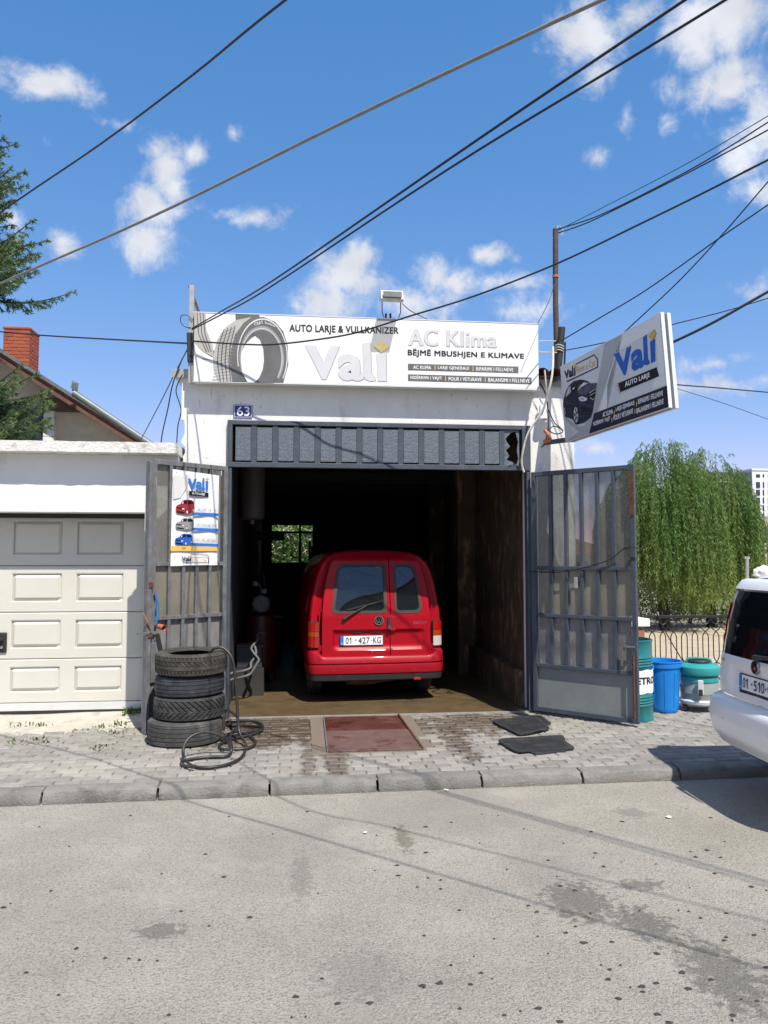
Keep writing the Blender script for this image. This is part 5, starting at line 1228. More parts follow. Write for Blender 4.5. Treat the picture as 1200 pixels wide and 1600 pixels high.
# steel pit cover in a concrete surround
sur = MB()
x0, x1, y0, y1 = PIT_RECT
sur.box(x0 - .04, x0 + .1, y0, y1 - .05, -.05, -.002); sur.box(x1 - .07, x1 + .05, y0, y1 - .05, -.05, -.002); sur.box(x0 - .04, x1 + .05, y0 - .04, y0 + .06, -.05, -.004)
tag(sur.build('pit_surround', 'gravel_concrete'), kind='structure')
pc_ = thing('pit_cover', 'rusty red steel pit cover in two wet plates before the gateway', 'cover', ((x0 + x1) / 2, (y0 + y1) / 2, 0))
MB().prism([(x0 + .1, y0 + .06), (x1 - .07, y0 + .06), (x1 - .085, 7.87), (x0 + .11, 7.87)], lambda u, v, d: Vector((u, v, .012 - d)), 0, .03).build('plate', 'pit_plate_dry', pc_, bevel=.003)
MB().prism([(x0 + .11, 7.885), (x1 - .085, 7.885), (x1 - .1, y1 - .06), (x0 + .12, y1 - .06)], lambda u, v, d: Vector((u, v, .004 - d)), 0, .03).build('plate', 'rust_plate', pc_, bevel=.003)
MB().bar((x1 - .065, y0 + .06, .0), (x1 - .09, y1 - .06, .0), .016, .05).build('angle_iron', 'rust', pc_)
MB().bar((x0 + .095, y0 + .06, .0), (x0 + .11, y1 - .06, .0), .012, .04).build('angle_iron', 'worn_steel', pc_)

# oil drum
bc_ = onZ(1006, 1120, 0)
bl = thing('oil_drum', 'teal steel oil drum with white PETROL label behind the right gate leaf', 'drum', (3.60, 8.22, 0))
rb = .272; hb = .86
prof = [(0, .012), (rb - .02, .012), (rb - .012, 0), (rb + .004, .0), (rb + .004, .02), (rb, .03)]
for z in (.17, .2, .23, .26): prof += [(rb, z - .012), (rb + .009, z), (rb, z + .012)]
for z in (.585, .615, .645, .675): prof += [(rb, z - .012), (rb + .009, z), (rb, z + .012)]
prof += [(rb, hb - .03), (rb + .004, hb - .015)]
MB().lathe(prof, 56).build('body', 'barrel_teal', bl, local=True, sm=50)
MB().lathe([(rb + .006, hb - .016), (rb + .008, hb), (rb - .008, hb + .004), (rb - .012, hb - .02), (rb - .014, .05)], 56).build('rim', 'barrel_teal', bl, local=True, sm=50)
MB().lathe([(rb - .013, .05), (rb - .013, .06), (0, .06)], 56).build('bottom', 'black_plastic', bl, local=True)
def cyl(ang, z, r_): return Vector((math.cos(ang) * r_, math.sin(ang) * r_, z))
fa = math.atan2(-8.22, -3.60)
lm = MB(); n = 26; lm.loft([[cyl(fa - .5 + 2.5 * i / n, z + .006 * math.sin(i), rb + .0045) for i in range(n + 1)] for z in (.30, .36, .42, .48, .55)], False)
lm.build('paper_label', 'poster_paper', bl, local=True, sm=60, fix=False)
tz0, tz1 = .40, .475
text_mb('PETROL', lambda u, v: cyl(fa + .14 + 1.5 * u, tz0 + (tz1 - tz0) * v, rb + .0075), .03).build('lettering', 'print_black', bl, local=True, fix=False)

# blue bin
bn = onZ(1041, 1108, 0)
bb = thing('plastic_bin', 'tall bright blue plastic bin beside the oil drum', 'bin', (4.17, 8.55, 0))
mb = MB(); mb.lathe([(0, .01), (.16, .0), (.168, .012), (.172, .05), (.195, .46), (.2, .5), (.212, .505), (.215, .56), (.222, .565), (.22, .578), (.205, .575), (.198, .53), (.165, .05), (0, .045)], 48); mb.build('tub', 'bin_blue', bb, local=True, sm=40)
for a in (-2.75, .4):
    c = cyl(a, .51, .225); t_ = Vector((-math.sin(a), math.cos(a), 0)); MB().obox(c, t_, cyl(a, 0, 1), (0, 0, 1), (.075, .02, .03)).build('grip', 'bin_blue', bb, local=True, bevel=.008)
for k in range(10):
    a = k * .628; MB().tube([cyl(a, .06, .174), cyl(a, .45, .197)], .005, 5).build('rib', 'bin_blue', bb, local=True)

# wet-and-dry vacuum cleaner
vc = onZ(1092, 1104, 0)
vv = thing('vacuum_cleaner', 'round workshop vacuum with teal lid and grey tank beside the blue bin', 'vacuum cleaner', (4.62, 8.55, 0), R(-25))
MB().lathe([(0, .07), (.2, .07), (.225, .09), (.23, .12), (.215, .13), (.2, .14)], 44).build('base_ring', 'sign_frame', vv, local=True, sm=40)
MB().lathe([(.205, .128), (.208, .2), (.212, .21), (.208, .22), (.206, .33), (.2, .345)], 44).build('tank', 'vac_grey', vv, local=True, sm=40)
hd_ = MB().lathe([(.203, .335), (.215, .34), (.215, .385), (.2, .395), (.205, .4), (.235, .42), (.243, .455), (.235, .5), (.2, .525), (.13, .54), (0, .545)], 44).build('motor_head', 'vac_teal', vv, local=True, sm=40)
MB().lathe([(.12, .538), (.125, .56), (.11, .575), (0, .578)], 30).build('top_cap', 'black_plastic', hd_, local=True, sm=40)
MB().box(-.03, .03, -.25, -.225, .21, .37).build('clip', 'sign_frame', vv, local=True, bevel=.008)
MB().box(-.02, .02, -.265, -.248, .2, .27).build('clip_lever', 'black_plastic', vv, local=True, bevel=.006)
MB().tube(spline([Vector((-.13, -.02, .54)), Vector((-.1, -.02, .585)), Vector((.1, -.02, .585)), Vector((.13, -.02, .54))]), .016, 8).build('carry_handle', 'vac_teal', hd_, local=True, sm=40)
for a in (-2.4, -.7, .8, 2.4):
    cs = MB().lathe([(0, -.016), (.03, -.014), (.033, 0), (.03, .014), (0, .016)], 16, Matrix.Translation(cyl(a, .033, .205)) @ Matrix.Rotation(a, 4, 'Z') @ Matrix.Rotation(R(90), 4, 'X')); cs.bar(cyl(a, .05, .205), cyl(a, .085, .2), .02, .02); cs.build('castor', 'black_plastic', vv, local=True, sm=40)
MB().tube(spline([Vector((-.21, .0, .28)), Vector((-.3, -.02, .2)), Vector((-.33, -.06, .04)), Vector((-.25, -.2, .03)), Vector((-.36, -.3, .03))]), .022, 8).build('suction_hose', 'black_plastic', vv, local=True, sm=40)

# the bag on the car roof
o = tag(BAG.build('plastic_bag', 'litter', sm=60), 'crumpled white plastic bag showing above the roof edge of the white car', 'bag')

# bits of litter, tar lumps and weeds
for i, (px, py, s_) in enumerate([(697, 1235, .02), (1045, 1278, .02), (570, 1302, .014)]):
    c = onZ(px, py, -.097); m_ = MB(); n = 7
    m_.add([c + Vector((math.cos(k * .9) * s_ * rnd.uniform(.6, 1.3), math.sin(k * .9) * s_ * rnd.uniform(.6, 1.3), .004 + rnd.uniform(0, .008))) for k in range(n)] + [c + Vector((0, 0, .01))], [(k, (k + 1) % n, n) for k in range(n)])
    tag(m_.build('paper_scrap', 'litter', fix=False), ('small white paper scrap on the road just below the kerb', 'white paper scrap on the road at the right, below the white car', 'tiny white scrap on the road left of centre')[i], 'litter', 'paper scraps on the road')
tar = MB(); q = random.Random(21)
lst = [(80, 1392), (283, 1424), (119, 1482), (705, 1508), (662, 1543), (527, 1568), (578, 1567), (622, 1368), (497, 1396), (912, 1473), (950, 1530), (985, 1543), (1003, 1541), (1025, 1536), (813, 1580), (752, 1520), (856, 1490), (688, 1389), (930, 1333), (1025, 1350), (705, 1285), (660, 1540), (965, 1560), (1195, 1452), (870, 1370), (825, 1415), (1075, 1545), (218, 1500), (455, 1590), (480, 1268), (620, 1352)]
lst += [(q.uniform(650, 1200), q.uniform(1260, 1600)) for _ in range(70)] + [(q.uniform(0, 650), q.uniform(1260, 1600)) for _ in range(25)]
for px, py in lst:
    c = onZ(px, py, -.098); s_ = q.uniform(.004, .015); n = 9; a0 = q.uniform(0, 6)
    ring_ = [c + Vector((math.cos(a0 + k * .7) * s_ * q.uniform(.7, 1.7), math.sin(a0 + k * .7) * s_ * q.uniform(.5, 1.2), 0)) for k in range(n)]
    tar.add(ring_ + [c + Vector((0, 0, .007))], [(k, (k + 1) % n, n) for k in range(n)])
tag(tar.build('tar_crumbs', 'tar', fix=False), kind='stuff')
tag(MATS and S.objects['tar_crumbs'], 'dark crumbs and tar lumps scattered over the road', 'crumbs')
def weeds(mb, vals, c, n, h, q):
    for _ in range(n):
        a = q.uniform(0, 6.3); b = c + Vector((q.gauss(0, .05), q.gauss(0, .04), 0)); l = h * q.uniform(.4, 1.1); d = Vector((math.cos(a), math.sin(a), 0)); w = Vector((-d.y, d.x, 0)) * .006
        p1, p2 = b + d * l * .25 + Vector((0, 0, l * .6)), b + d * l * .7 + Vector((0, 0, l * .75))
        mb.add([b - w, b + w, p1 + w * 1.2, p1 - w * 1.2, p2], [(0, 1, 2, 3), (3, 2, 4)]); t = q.random(); vals += [t] * 5
wd, vals = MB(), []; q = random.Random(5)
for px, py, n, h in [(214, 1108, 130, .2), (206, 1118, 60, .12), (222, 1100, 80, .22), (160, 1137, 16, .05), (185, 1146, 18, .05), (150, 1170, 12, .04), (60, 1155, 18, .05), (22, 1160, 12, .04), (30, 1135, 12, .05), (65, 1134, 14, .05), (190, 1133, 16, .06), (172, 1165, 10, .04), (120, 1142, 8, .04), (75, 1162, 10, .04)]:
    c = onZ(px, py, .03); weeds(wd, vals, c, n, h, q)
o = wd.build('weeds', 'weed_leaf', fix=False); tone_attr(o.data, vals); tag(o, 'small weeds growing through the sand before the left garage', 'weeds', kind='stuff')

# ================================================================== INSIDE THE WORKSHOP
wh_ = thing('water_heater', 'pale cylindrical water heater high in the gateway corner', 'water heater', (-.62, 10.3, 2.25))
MB().lathe([(0, 0), (.12, .005), (.16, .03), (.16, .72), (.12, .76), (0, .77)], 28).build('tank', 'heater_white', wh_, local=True, sm=40)
MB().lathe([(.03, -.05), (.03, .0)], 12).build('pipe_stub', 'worn_steel', wh_, local=True)
cp = thing('air_compressor', 'red upright compressor tank in the dark left side of the workshop', 'compressor', (-.52, 10.9, 0))
MB().lathe([(.02, .12), (.14, .14), (.2, .2), (.21, .3), (.21, .85), (.18, .95), (.1, 1.0), (0, 1.01)], 30).build('tank', 'tank_red', cp, local=True, sm=40)
for a in (.5, 2.6, 4.7): MB().bar(cyl(a, .0, .18), cyl(a, .22, .17), .04, .03).build('leg', 'tank_red', cp, local=True)
MB().box(-.13, .13, -.1, .1, 1.01, 1.2).build('motor', 'black_plastic', cp, local=True, bevel=.02)
MB().lathe([(.1, -.02), (.12, 0), (.1, .02)], 24, Matrix.Translation((0, -.13, 1.12)) @ Matrix.Rotation(R(90), 4, 'X'), cap=True).build('flywheel', 'worn_steel', cp, local=True)
for k in range(2): MB().lathe([(.035, 0), (.035, .015), (0, .016)], 16, Matrix.Translation((.05 - .12 * k, -.2, 1.3 + .1 * k)) @ Matrix.Rotation(R(90), 4, 'X')).build('gauge', 'worn_steel', cp, local=True)
MB().tube([Vector((0, 0, 1.2)), Vector((0, -.15, 1.35)), Vector((-.06, -.18, 1.42))], .012, 6).build('pipe', 'worn_steel', cp, local=True)
cr = thing('crate', 'blue-grey crate on the floor just inside the gateway', 'crate', (-.62, 10.15, .0))
MB().prism([(-.16, .35), (.16, .35), (.15, .62), (-.17, .62)], lambda u, v, d: Vector((u, -.14 + d, v)), 0, .28).build('box', 'crate_blue', cr, local=True, bevel=.01)
MB().box(-.18, .18, -.16, .16, 0, .35).build('base', 'interior_dark', cr, local=True)
MB().box(-.17, .17, -.15, .15, .622, .64).build('lid', 'timber', cr, local=True, bevel=.004)
sh_ = thing('shelving', 'dark shelving unit deep in the workshop by the window', 'shelf', (.55, 16.3, 0))
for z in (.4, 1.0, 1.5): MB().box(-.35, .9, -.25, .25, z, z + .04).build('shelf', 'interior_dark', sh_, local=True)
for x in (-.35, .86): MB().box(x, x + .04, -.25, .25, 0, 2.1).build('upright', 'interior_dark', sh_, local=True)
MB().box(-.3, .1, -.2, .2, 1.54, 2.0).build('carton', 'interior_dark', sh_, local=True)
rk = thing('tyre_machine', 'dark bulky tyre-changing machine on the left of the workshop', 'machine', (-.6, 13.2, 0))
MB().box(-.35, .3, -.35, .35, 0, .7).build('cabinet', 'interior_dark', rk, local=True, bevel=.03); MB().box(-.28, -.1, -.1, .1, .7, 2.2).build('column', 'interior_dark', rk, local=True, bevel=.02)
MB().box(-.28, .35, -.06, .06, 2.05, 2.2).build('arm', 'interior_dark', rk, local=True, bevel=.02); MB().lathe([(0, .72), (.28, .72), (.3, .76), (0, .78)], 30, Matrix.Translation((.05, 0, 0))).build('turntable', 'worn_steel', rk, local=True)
hose('hose', 'pale air hose snaking over the dark workshop floor', [Vector((-.9, 9.45, .25)), onY(362, 1062, 9.5), onY(378, 1058, 9.6), onY(391, 1053, 9.65), onY(402, 1036, 9.7), onY(404, 1030, 9.72), onY(396, 1020, 9.75), onY(393, 1012, 9.8), onY(402, 1000, 9.9), onY(403, 990, 10), onY(412, 989, 10.1)], .017, 'hose_grey')
hose('hose', 'second pale air hose crossing the first inside the gateway', [Vector((-.9, 9.45, .3)), onY(362, 1052, 9.5), onY(378, 1049, 9.6), onY(391, 1044, 9.65), onY(392, 1036, 9.7), onY(396, 1030, 9.75), onY(400, 1020, 9.8), onY(398, 1010, 9.85), onY(394, 1005, 9.9)], .017, 'hose_grey')
hose('hose', 'thin dark hose hanging inside the workshop', [onY(411, 895, 11), onY(416, 930, 11), onY(424, 960, 11), onY(429, 975, 11), onY(428, 985, 11), onY(405, 989, 10.6)], .014, 'dark_cable')

# ================================================================== OVERHEAD WIRES
def wire(label, pts, r, m, name='overhead_wire', k=6, grp='overhead wires', ext=0, tail=()):
    P3 = [atT(*p) for p in pts] + [Vector(p) for p in tail]
    if ext: P3.append(P3[-1] + (P3[-1] - P3[-2]).normalized() * ext)
    return tag(MB().tube(spline(P3, k), r * (.78 if name == 'overhead_wire' else 1), 6, cap=True).build(name, m, sm=60), label, 'wire', grp)
wire('thick black cable falling from the upper middle sky into the spruce', [(-160, 452, 14), (-10, 340, 11), (45, 301, 10), (160, 223, 8.6), (300, 118, 7.2)], .014, 'dark_cable', ext=6, tail=[(-0.15, 5.84, 6.12), (1.38, 3.99, 6.03), (2.19, 2.99, 5.98), (3.01, 2.0, 5.94), (3.63, 1.25, 5.9), (4.11, 0.66, 5.87), (4.66, -0.01, 5.84), (5.2, -0.65, 5.81)])
wire('pale grey cable crossing the sky from the spruce to the upper right', [(-170, 522, 7.6), (0, 443, 5.9), (230, 342, 4.85)], .0105, 'grey_cable', ext=6, tail=[(.16, 3.68, 3.88), (.9, 2.99, 3.91), (1.5, 2.42, 3.92), (2.66, 1.32, 3.96), (3.6, .44, 3.98), (4.11, -.04, 4.0)])
wire('upper of the twin black wires rising from the left post to the upper right', [(300, 513, 8.4), (345, 487, 7.5), (430, 436, 5.9)], .0085, 'dark_cable', ext=6, tail=[(.88, 3.64, 3.84), (1.6, 2.9, 4.08), (2.39, 2.09, 4.34), (3.54, .9, 4.72), (4.82, -.4, 5.13)])
wire('lower of the twin black wires rising from the left post to the upper right', [(300, 515, 8.4), (345, 492, 7.9), (420, 450, 7.1)], .0095, 'dark_cable', ext=6, tail=[(.97, 4.93, 4.35), (1.83, 3.82, 4.49), (2.69, 2.71, 4.64), (3.83, 1.22, 4.84), (4.95, -.23, 5.04)])
wire('black wire sagging across the sign face and up past the mast', [(300, 533, 8.34), (380, 538, 8.3), (430, 538, 8.25), (500, 530, 8.2), (560, 519, 8.1), (640, 494, 8.0), (740, 463, 7.8), (870, 412, 7.5), (1000, 350, 7.1), (1100, 301, 6.8), (1200, 250, 6.4), (1340, 180, 6)], .012, 'black_cable', ext=9)
wire('black wire running level from the spruce to the left post', [(-60, 512, 15), (40, 522, 12), (150, 529, 10), (300, 537, 8.5)], .014, 'black_cable')
for lb, pts, r_ in (('thin top wire of the three from the mast head', [(872, 360, 8.9), (960, 315, 8.3), (1080, 252, 7.6), (1200, 181, 7), (1350, 90, 6.4)], .005),
                    ('middle wire of the three from the mast head', [(872, 358, 8.9), (940, 335, 8.4), (1060, 275, 7.7), (1140, 229, 7.3), (1200, 191, 7), (1350, 96, 6.4)], .0085),
                    ('lowest wire of the three from the mast head', [(872, 364, 8.9), (920, 347, 8.4), (1010, 303, 7.9), (1100, 257, 7.5), (1200, 203, 7), (1350, 120, 6.4)], .0085)):
    wire(lb, pts, r_, 'dark_cable', ext=9)
wire('black wire from the tarred post, crossing another in the right sky', [(876, 533, 8.7), (940, 495, 8.4), (1010, 453, 8.0), (1120, 375, 7.4), (1200, 320, 7), (1330, 230, 6.4)], .0085, 'dark_cable')
wire('steep black wire from behind the projecting sign, crossing another in the right sky', [(900, 590, 9.0), (980, 515, 8.6), (1060, 440, 8.2), (1130, 365, 7.8), (1200, 284, 7.4), (1290, 180, 7)], .0085, 'dark_cable')
wire('black wire passing behind the top of the projecting sign to the right edge', [(880, 548, 8.8), (950, 534, 8.7), (1055, 506, 8.5), (1130, 487, 8.4), (1200, 466, 8.3), (1340, 424, 8)], .008, 'dark_cable')
wire('thickest black cable leaving the projecting sign to the right edge', [(930, 590, 8.8), (1053, 534, 8.4), (1120, 501, 8.2), (1200, 456, 8), (1340, 380, 7.6)], .019, 'black_cable')
wire('upper of the two nearly level wires right of the projecting sign', [(950, 590, 8.9), (1057, 601, 9.2), (1120, 606, 9.6), (1200, 613, 10), (1360, 627, 11)], .010, 'dark_cable')
wire('lower sloping wire right of the projecting sign', [(950, 575, 8.9), (1057, 607, 9.2), (1130, 630, 9.6), (1200, 655, 10), (1340, 705, 11)], .0045, 'dark_cable')
wire('thin guy wire from the mast down to the sign box', [(868, 436, 8.9), (858, 470, 8.75), (840, 506, 8.55)], .005, 'dark_cable')
wire('black drop wire slanting from the left post down behind the garage', [(296, 540, 8.55), (275, 580, 9.2), (245, 640, 10.2), (205, 715, 12)], .009, 'dark_cable')
wire('curved drop cable from the left eave down to the garage roof', [(285, 560, 8.5), (270, 600, 8.5), (262, 640, 8.6), (254, 675, 8.7), (251, 697, 8.8)], .009, 'dark_cable')
wire('short drop cable bunched at the left corner of the shop', [(285, 585, 8.5), (275, 610, 8.5), (283, 640, 8.55), (278, 665, 8.55), (276, 695, 8.6)], .008, 'dark_cable')
wire('small cable loop beside the left post', [(298, 512, 8.45), (288, 510, 8.45), (282, 502, 8.45), (284, 493, 8.45), (293, 493, 8.45), (301, 500, 8.45)], .006, 'dark_cable')
# cables down the right corner of the shop
wire('pale cable hanging from the tarred post across the right corner', [(864, 542, 8.6), (864, 570, 8.5), (860, 600, 8.45), (848, 640, 8.5), (826, 675, 8.5), (818, 700, 8.5), (815, 722, 8.52), (819, 738, 8.52)], .0125, 'pale_cable', 'wall_cable', grp='cables at the right corner')
wire('thin pale cable dropping from the eave at the right corner', [(851, 578, 8.45), (853, 600, 8.45), (853, 625, 8.5), (845, 648, 8.55), (832, 625, 8.6)], .009, 'pale_cable', 'wall_cable', grp='cables at the right corner')
wire('black cable looping down the right corner to the sign bracket', [(843, 597, 8.42), (852, 615, 8.5), (856, 640, 8.55), (857, 665, 8.5), (852, 690, 8.5), (846, 699, 8.55)], .008, 'black_cable', 'wall_cable', grp='cables at the right corner')
wire('black cable coiled by the sign bracket', [(857, 640, 8.5), (866, 660, 8.5), (875, 668, 8.45), (879, 675, 8.4), (868, 678, 8.4), (858, 672, 8.45), (866, 666, 8.45), (880, 672, 8.4)], .0065, 'black_cable', 'wall_cable', grp='cables at the right corner')
wire('pale lead from the sign box to the mast, upper', [(842, 533, 8.6), (868, 533, 8.85)], .006, 'pale_cable', 'wall_cable', grp='cables at the right corner')
wire('pale lead from the sign box to the mast, lower', [(842, 550, 8.6), (870, 551, 8.85)], .006, 'pale_cable', 'wall_cable', grp='cables at the right corner')
wire('orange connector cable beside the sign bracket', [(851, 672, 8.4), (857, 680, 8.38), (859, 686, 8.4), (850, 690, 8.45)], .022, 'copper', 'wall_cable', grp='cables at the right corner')
jb = thing('junction_can', 'white plastic can shielding cable joints at the right corner', 'junction box', tuple(onY(848, 652, 8.5)))
MB().lathe([(.0, .1), (.035, .095), (.05, -.08), (.043, -.075), (0, -.06)], 18, Matrix.Translation(onY(848, 646, 8.56)) @ Matrix.Rotation(R(-14), 4, 'X')).build('can', 'enamel_white', jb, sm=40)

# ================================================================== YARD FENCE AND BACKGROUND
fe = thing('iron_fence', 'black wrought-iron fence with looped bars along the sandy yard', 'fence', (4.7, 10, 0))
FZ = .955
MB().box(4.66, 9.6, 9.985, 10.015, FZ - .02, FZ + .02).build('top_rail', 'iron', fe, bevel=.004)
MB().box(4.66, 9.6, 9.99, 10.01, .1, .13).build('bottom_rail', 'iron', fe)
MB().tube(spline([Vector((4.72, 9.98, FZ + .25)), Vector((4.95, 9.96, FZ - .25)), Vector((5.25, 9.95, .2)), Vector((5.3, 9.95, .05))]), .008, 5).build('stray_wire', 'dark_cable', fe)
un = MB(); w_ = .075
un.tube(spline([Vector((-w_, 0, FZ - .02)), Vector((-.045, 0, FZ - .08)), Vector((0, 0, FZ - .105)), Vector((.045, 0, FZ - .08)), Vector((w_, 0, FZ - .02))], 4), .0075, 5)
un.tube([Vector((0, 0, FZ - .1)), Vector((0, 0, .80))], .0075, 5)
for s_ in (-1, 1):
    un.tube(spline([Vector((s_ * w_, 0, .83)), Vector((s_ * .05, 0, .79)), Vector((0, 0, .75)), Vector((s_ * -.036, 0, .70)), Vector((s_ * -.04, 0, .6)), Vector((s_ * -.04, 0, .48)), Vector((s_ * -.034, 0, .4)), Vector((0, 0, .345)), Vector((s_ * .06, 0, .3)), Vector((s_ * w_, 0, .26))], 4), .0075, 5)
un.tube([Vector((0, 0, .345)), Vector((0, 0, .11))], .0075, 5)
un.tube([Vector((0, 0, FZ)), Vector((0, 0, FZ + .05)), Vector((0, 0, FZ + .09))], [.008, .012, .001], 5)
UME = un.mesh('baluster'); smooth(UME, 50); UME.materials.append(MATS['iron'])
for i in range(32): link('baluster', UME, None, fe, Matrix.Translation((.05 + i * .152, 0, 0)))
pl_ = thing('fence_pillar', 'low brick pillar with whitewashed cap at the fence end', 'pillar', (4.45, 10.1, 0))
core = MB().box(4.2, 4.62, 9.97, 10.35, -.1, .83).build('core', 'mortar', pl_)
PB = MB().box(-.5, .5, -.5, .5, -.5, .5).mesh('brick'); PB.materials.append(MATS['pillar_brick'])
for r_ in range(5):
    for c in range(3): link('brick', PB, None, core, Matrix.Translation((-.25 + .07 + c * .14 , -.14, .07 + r_ * .162)) @ Matrix.Diagonal((.128, .05, .15, 1)))
MB().box(4.14, 4.68, 9.9, 10.42, .832, .94).build('cap', 'white_wash', pl_, bevel=.012)
tag(MB().box(4.7, 9.6, 9.94, 10.06, -.1, .1).build('fence_footing', 'concrete', bevel=.01), 'low concrete footing under the iron fence', 'footing')
lpst = thing('yard_pole', 'thin grey pole standing behind the white car roof', 'pole', tuple(onY(1167, 985, 16)))
MB().tube([onY(1167, 985, 16), onY(1167, 870, 16)], .04, 8).build('pole', 'galvanised', lpst, sm=40)
MB().box(*(lambda c: (c.x - .06, c.x + .06, c.y - .02, c.y + .06, c.z - .03, c.z + .02))(onY(1167, 871, 16))).build('cap', 'galvanised', lpst)
# far and middle buildings
def block(name, label, cat, px0, px1, pyt, Y, depth, m, rows=(), x_extra=0, base=-.1):
    a, b = onY(px0, pyt, Y), onY(px1, pyt, Y)
    t = thing(name, label, cat, ((a.x + b.x) / 2, Y, 0))
    MB().box(a.x, b.x + x_extra, Y, Y + depth, base, a.z).build('wall', m, t)
    return t, a, b
t, a, b = block('apartment_block', 'white apartment block far off at the right edge, rows of dark windows', 'building', 1175, 1203, 735, 300, 30, 'flat_white', x_extra=25)
MB().box(a.x - .3, b.x + 25.3, 299.7, 330, a.z, a.z + .8).build('parapet', 'flat_white', t)
WME = MB().box(-.5, .5, -.5, .5, -.5, .5).mesh('window'); WME.materials.append(MATS['window_dark'])
hm = mw(t).inverted()
for r_ in range(9):
    for x0, x1 in ((1181.5, 1187.5), (1192, 1194), (1200, 1206), (1211, 1213)):
        y0 = 741 + r_ * 12.1; p, q_ = onY(x0, y0, 299.9), onY(x1, y0 + (4.5 if r_ == 0 else 9), 299.9); c = (p + q_) / 2
        if c.z < 1: continue
        w = link('window', WME, None, t, hm @ Matrix.Translation(c) @ Matrix.Diagonal((q_.x - p.x, .3, p.z - q_.z, 1)))
t, a, b = block('office_block', 'dark glass block half hidden behind the willow', 'building', 1092, 1174, 737, 290, 30, 'flat_dark')
for r_ in range(6):
    p = onY(1168, 760 + r_ * 12, 289.8); MB().box(p.x, p.x + 1.4, 289.7, 289.95, p.z, p.z + 2).build('window', 'window_dark', t)
    p = onY(1092, 752 + r_ * 12, 289.8); MB().box(p.x, b.x - 3, 289.75, 289.95, p.z - .3, p.z + .2).build('ledge', 'concrete', t)
t, a, b = block('low_shed', 'low beige building with flat grey roof at the right edge beyond the willow', 'building', 1183, 1260, 822, 42, 8, 'house_plaster')
MB().box(a.x - .6, b.x + .6, 41.4, 50.6, a.z, a.z + .55).build('roof', 'concrete', t)
MB().box(a.x + 1.2, a.x + 2.2, 41.93, 41.99, .8, 2.0).build('window', 'window_dark', t)
hh = thing('far_house', 'house with brown hipped roof seen through the right gate panes', 'house', (7.6, 30, 0))
MB().box(4.6, 12.4, 30, 37, -.1, 1.9).build('wall', 'garage_wall', hh)
MB().add([(4.1, 29.5, 1.9), (12.9, 29.5, 1.9), (12.9, 37.5, 1.9), (4.1, 37.5, 1.9), (7, 33.5, 3.4), (10, 33.5, 3.4)], [(0, 1, 5, 4), (1, 2, 5), (2, 3, 4, 5), (3, 0, 4), (0, 3, 2, 1)]).build('roof', 'roof_tile', hh)
for x in (5.6, 8.2, 10.6): MB().box(x, x + 1.0, 29.95, 30.02, .7, 1.6).build('window', 'window_dark', hh)
tag(MB().box(6.6, 8.9, 19.4, 19.7, -.05, .78).build('low_wall', 'white_wash', bevel=.02), 'low whitewashed wall behind the fence, left of the willow trunk', 'wall')

